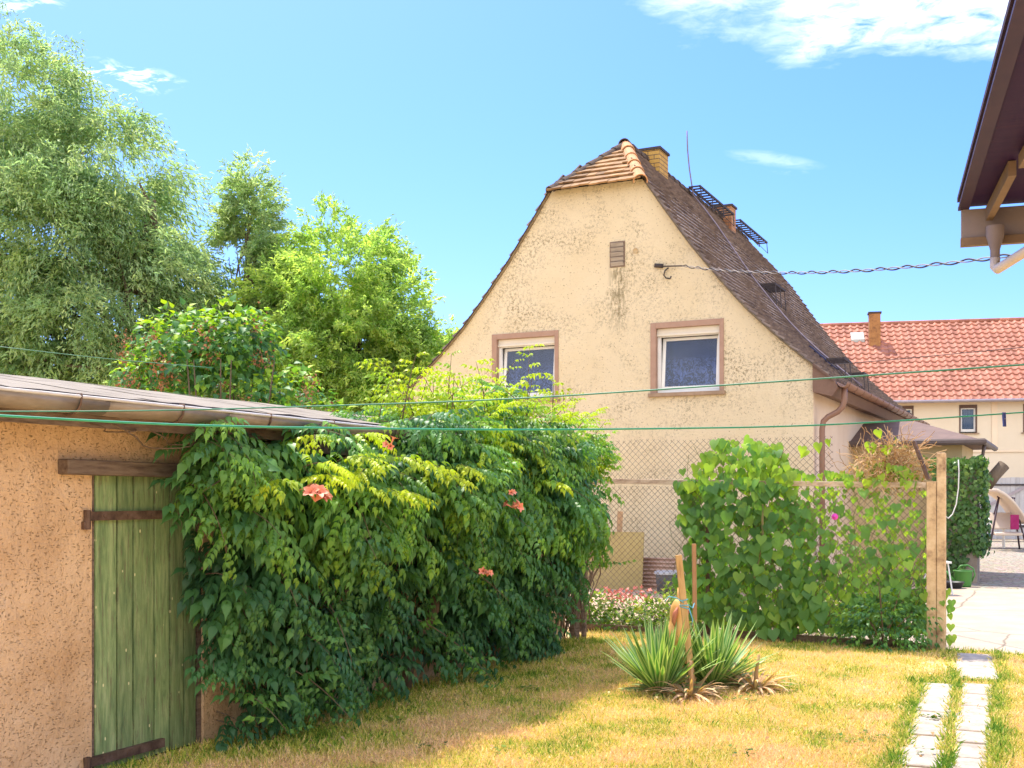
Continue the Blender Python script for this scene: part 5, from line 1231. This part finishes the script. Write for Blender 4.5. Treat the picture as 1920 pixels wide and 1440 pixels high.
# ------------------------------------------------------------------ trees
def tree(name, label, loc, trunk, blobs, ntwig, per, size, mat, tints, droop, tw_len=1.0, wsc=.32, gap=-.12, gf=.55, group='trees beyond the shed', lean=(0,0), limbs=16, cat='tree'):
    t = thing(name, label, cat, loc, 0, group); tops = []
    tb = MB(); H_, r0 = trunk
    pts = [(lean[0]*q*q*H_, lean[1]*q*q*H_, H_*q) for q in (0, .15, .35, .6, .8, 1)]; tb.tube(pts, [r0*1.25, r0, r0*.8, r0*.6, r0*.4, r0*.2], 9)
    rr = random.Random(len(label))
    for i in range(limbs):
        b = rr.choice(blobs); q = rr.uniform(.25, .95); s = Vector((lean[0]*q*q*H_, lean[1]*q*q*H_, H_*q))
        e = Vector(b[:3]) + Vector([rr.uniform(-.6, .6)*b[3+j] for j in range(3)]); m1 = s.lerp(e, .5)+Vector((0,0,.4))
        tb.tube([s, s.lerp(m1, .5)+Vector((rr.uniform(-.2,.2),0,.1)), m1, m1.lerp(e, .5), e], [r0*.38, r0*.3, r0*.22, r0*.14, r0*.05], 6)
    tb.build('trunk', BARK, t, True)
    wts = np.array([b[3]*b[4]*b[5] for b in blobs])**.67; wts /= wts.sum(); bi = rng.choice(len(blobs), ntwig*2, p=wts); B = np.array(blobs)[bi]
    d = rdir(len(bi)); rad = .35+.65*rng.random(len(bi))**.5; lump = np.array([1+.28*nval(v, 2.2, b[0]) for v, b in zip(d, B)])
    st_ = B[:, :3] + d*B[:, 3:6]*(rad*lump)[:, None]
    keep = np.array([nval(p, gf, loc[0]) > gap for p in st_]); st_ = st_[keep][:ntwig]; d = d[keep][:ntwig]; m = len(st_)
    dirs = unit(d*np.array([1,1,.5]) + .5*rdir(m) + np.array([0,0,.1])); tt = rng.uniform(tints[0], tints[1], m)
    lf = Leaves(); q = rng.random((m, per)); L_ = tw_len*rng.uniform(.5, 1.2, m)[:, None]
    P = st_[:, None, :] + dirs[:, None, :]*(q*L_)[..., None]; P[..., 2] -= droop*(q*L_)**2; P += rng.normal(size=P.shape)*.07*tw_len
    ld = dirs[:, None, :] + rng.normal(size=P.shape)*.55; ld[..., 2] -= droop*(.4+1.6*q)
    P = P.reshape(-1, 3); ld = ld.reshape(-1, 3); n = len(P)
    lf.add(DIAMOND, P, ld, rdir(n)+np.array([0,0,.8]), rng.uniform(size[0], size[1], n), np.clip(np.repeat(tt, per)+.18*rnd(n), 0, 1), wscale=wsc)
    lf.build('crown', mat, t, smooth=False); return t
tree('willow_tree', 'very tall willow with feathery drooping foliage at the left edge', (-9.6, 30, 0), (9.5, .32),
     [(-4.2,0,11.6,2.2,2.2,2.6), (-2.3,0,11.0,1.7,2.0,1.6), (-.9,-.3,9.9,1.4,1.8,1.4), (-.2,.2,8.5,1.0,1.3,1.1), (.5,.4,7.2,1.1,1.1,1.0), (1.0,.6,5.6,1.1,1.1,1.0), (-2.9,-1.2,8.6,1.9,1.7,2.0), (-.9,-1.0,7.6,1.9,1.6,1.5), (-4.2,-.5,6.4,2.0,1.8,1.6), (-1.6,-1.4,5.6,1.8,1.6,1.4), (-.1,-.6,6.0,1.3,1.5,1.2), (-3.0,-1.2,4.4,1.5,1.4,1.0), (-.4,-1.2,4.2,1.4,1.4,1.0), (-2.2,.8,10,2.2,1.5,2.2)],
     3600, 38, (.12,.22), WILLOW, (.05, .95), .55, 1.25, .20, gap=.0, gf=.75, limbs=26)
tree('willow_tree', 'leaning willow trunk with thin foliage at the lower left edge', (-12.4, 29, 0), (6.0, .24), [(-.6,0,6.2,1.6,1.5,1.4), (.9,0,5.2,1.4,1.4,1.0), (-1.2,0,4.6,1.2,1.3,.9)], 420, 32, (.14,.26), WILLOW, (.1, .8), .5, 1.0, .24, lean=(-.12,0), limbs=10)
tree('poplar_tree', 'slim pointed tree between the willow and the round green tree', (-7.3, 31, 0), (9.4, .16),
     [(0,0,9.7,.5,.6,1.0), (.05,0,8.7,.75,.8,1.1), (0,0,7.6,.95,.9,1.2), (.1,0,6.7,1.1,1.0,1.2), (.3,-.2,5.7,1.3,1.1,1.1), (-.9,0,6.3,1.0,.9,1.0), (-.6,0,5.0,1.5,1.2,1.2), (.5,0,4.0,1.5,1.2,1.0)], 2100, 34, (.10,.19), WILLOW, (.25, 1.0), .15, .6, .28, gap=-.22, gf=.8, limbs=22)
tree('rounded_tree', 'broad rounded light green tree close to the left of the gable', (-4.5, 30, 0), (6.5, .22),
     [(-.1,0,7.6,1.5,1.5,1.5), (-1.3,0,6.4,1.4,1.4,1.4), (1.1,0,6.3,1.3,1.4,1.2), (.2,-.8,5.6,1.9,1.4,1.4), (2.2,0,4.9,1.25,1.3,1.1), (-1.4,-.5,4.8,1.6,1.3,1.2), (1.4,-.6,4.2,1.6,1.3,1.0), (-.4,-.8,3.9,1.8,1.3,1.0), (2.3,.2,3.5,1.2,1.2,.9)],
     3000, 36, (.10,.19), LIME, (.15, 1.0), .2, .65, .3, gap=-.10, gf=.8, limbs=22)
# far hedge mass closing the gap under the crowns
bk = Leaves(); n = 26000; P = np.stack([rng.uniform(-26, -1.0, n), rng.uniform(34, 37, n), rng.random(n)**.8*4.6], 1); P[:, 2] *= np.array([(.75+.45*nval((a, 0, 0), .35, 2))*(.45 if a < -11 else 1) for a in P[:, 0]])
bk.add(DIAMOND, P, rdir(n), rdir(n), rng.uniform(.2, .4, n), rng.uniform(.1, .9, n), wscale=.5); tag(bk.build('far_hedge', LIME, smooth=False), kind='stuff')

# lilac behind the shed
li = thing('lilac_bush', 'dark green lilac with rusty seed heads behind the shed roof', 'shrub', (-3.35, 12.9, 0), 0)
blobs = [(-.05,0,2.95,.95,.7,.85), (-.75,0,2.75,.6,.6,.62), (.65,0,2.55,.65,.6,.6), (-.45,0,3.3,.6,.55,.5), (.2,0,3.35,.5,.5,.45), (1.15,.1,2.2,.45,.5,.5), (0,0,2.1,1.2,.8,.6)]
LL = leaf_blade(.78, .25, .3); lf = Leaves(); B = np.array(blobs)[rng.integers(0, len(blobs), 5200)]; d = rdir(5200); rad = rng.random(5200)**.33
P = B[:, :3]+d*B[:, 3:6]*(rad*np.array([1+.25*nval(v, 2.2) for v in d]))[:, None]
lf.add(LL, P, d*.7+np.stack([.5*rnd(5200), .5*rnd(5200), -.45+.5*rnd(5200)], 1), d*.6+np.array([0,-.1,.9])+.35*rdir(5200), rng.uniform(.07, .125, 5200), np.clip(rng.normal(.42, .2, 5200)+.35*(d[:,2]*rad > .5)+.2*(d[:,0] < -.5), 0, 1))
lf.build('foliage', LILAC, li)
ls = MB()
for i in range(18):
    a = rdir(1)[0]; ls.tube([(0,0,0), (a[0]*.3, a[1]*.3, 1.2), (a[0]*.8, a[1]*.5, 2.2), (a[0]*1.0, a[1]*.6, 3.1)], [.035, .028, .018, .006], 6)
ls.build('stem', BARK, li)
SEED = M('rusty seed heads', [(.18,.06,.03), (.34,.15,.07), (.42,.24,.12)], 20, .9, None)
for i in range(34):
    b = blobs[i % 6]; a = rdir(1)[0]; a[1] = -abs(a[1])-.3; a /= np.linalg.norm(a); c = np.array(b[:3])+a*np.array(b[3:6])*1.02; s = Leaves(); n = 46
    P = c+rng.normal(size=(n, 3))*np.array([.055,.055,.075]); s.add(DIAMOND, P, rdir(n), rdir(n), rng.uniform(.025, .05, n), .5, wscale=.6); s.build('seed_head', SEED, li)
# young bright shrub next to the lilac
bushy('young_shrub', 'light green young shrub with few rusty heads right of the lilac', 'shrub', (-2.25, 12.6, 1.75), (.42, .4, .85), 420, LL, (.06, .11), HEARTM, (.4, 1), rz=0)
bushy('wispy_shrub', 'wispy yellow green shrub behind the end of the shed roof', 'shrub', (-1.62, 14.2, 1.9), (.75, .5, .62), 520, LL, (.05, .09), WEED, (.2, .8), rz=0)
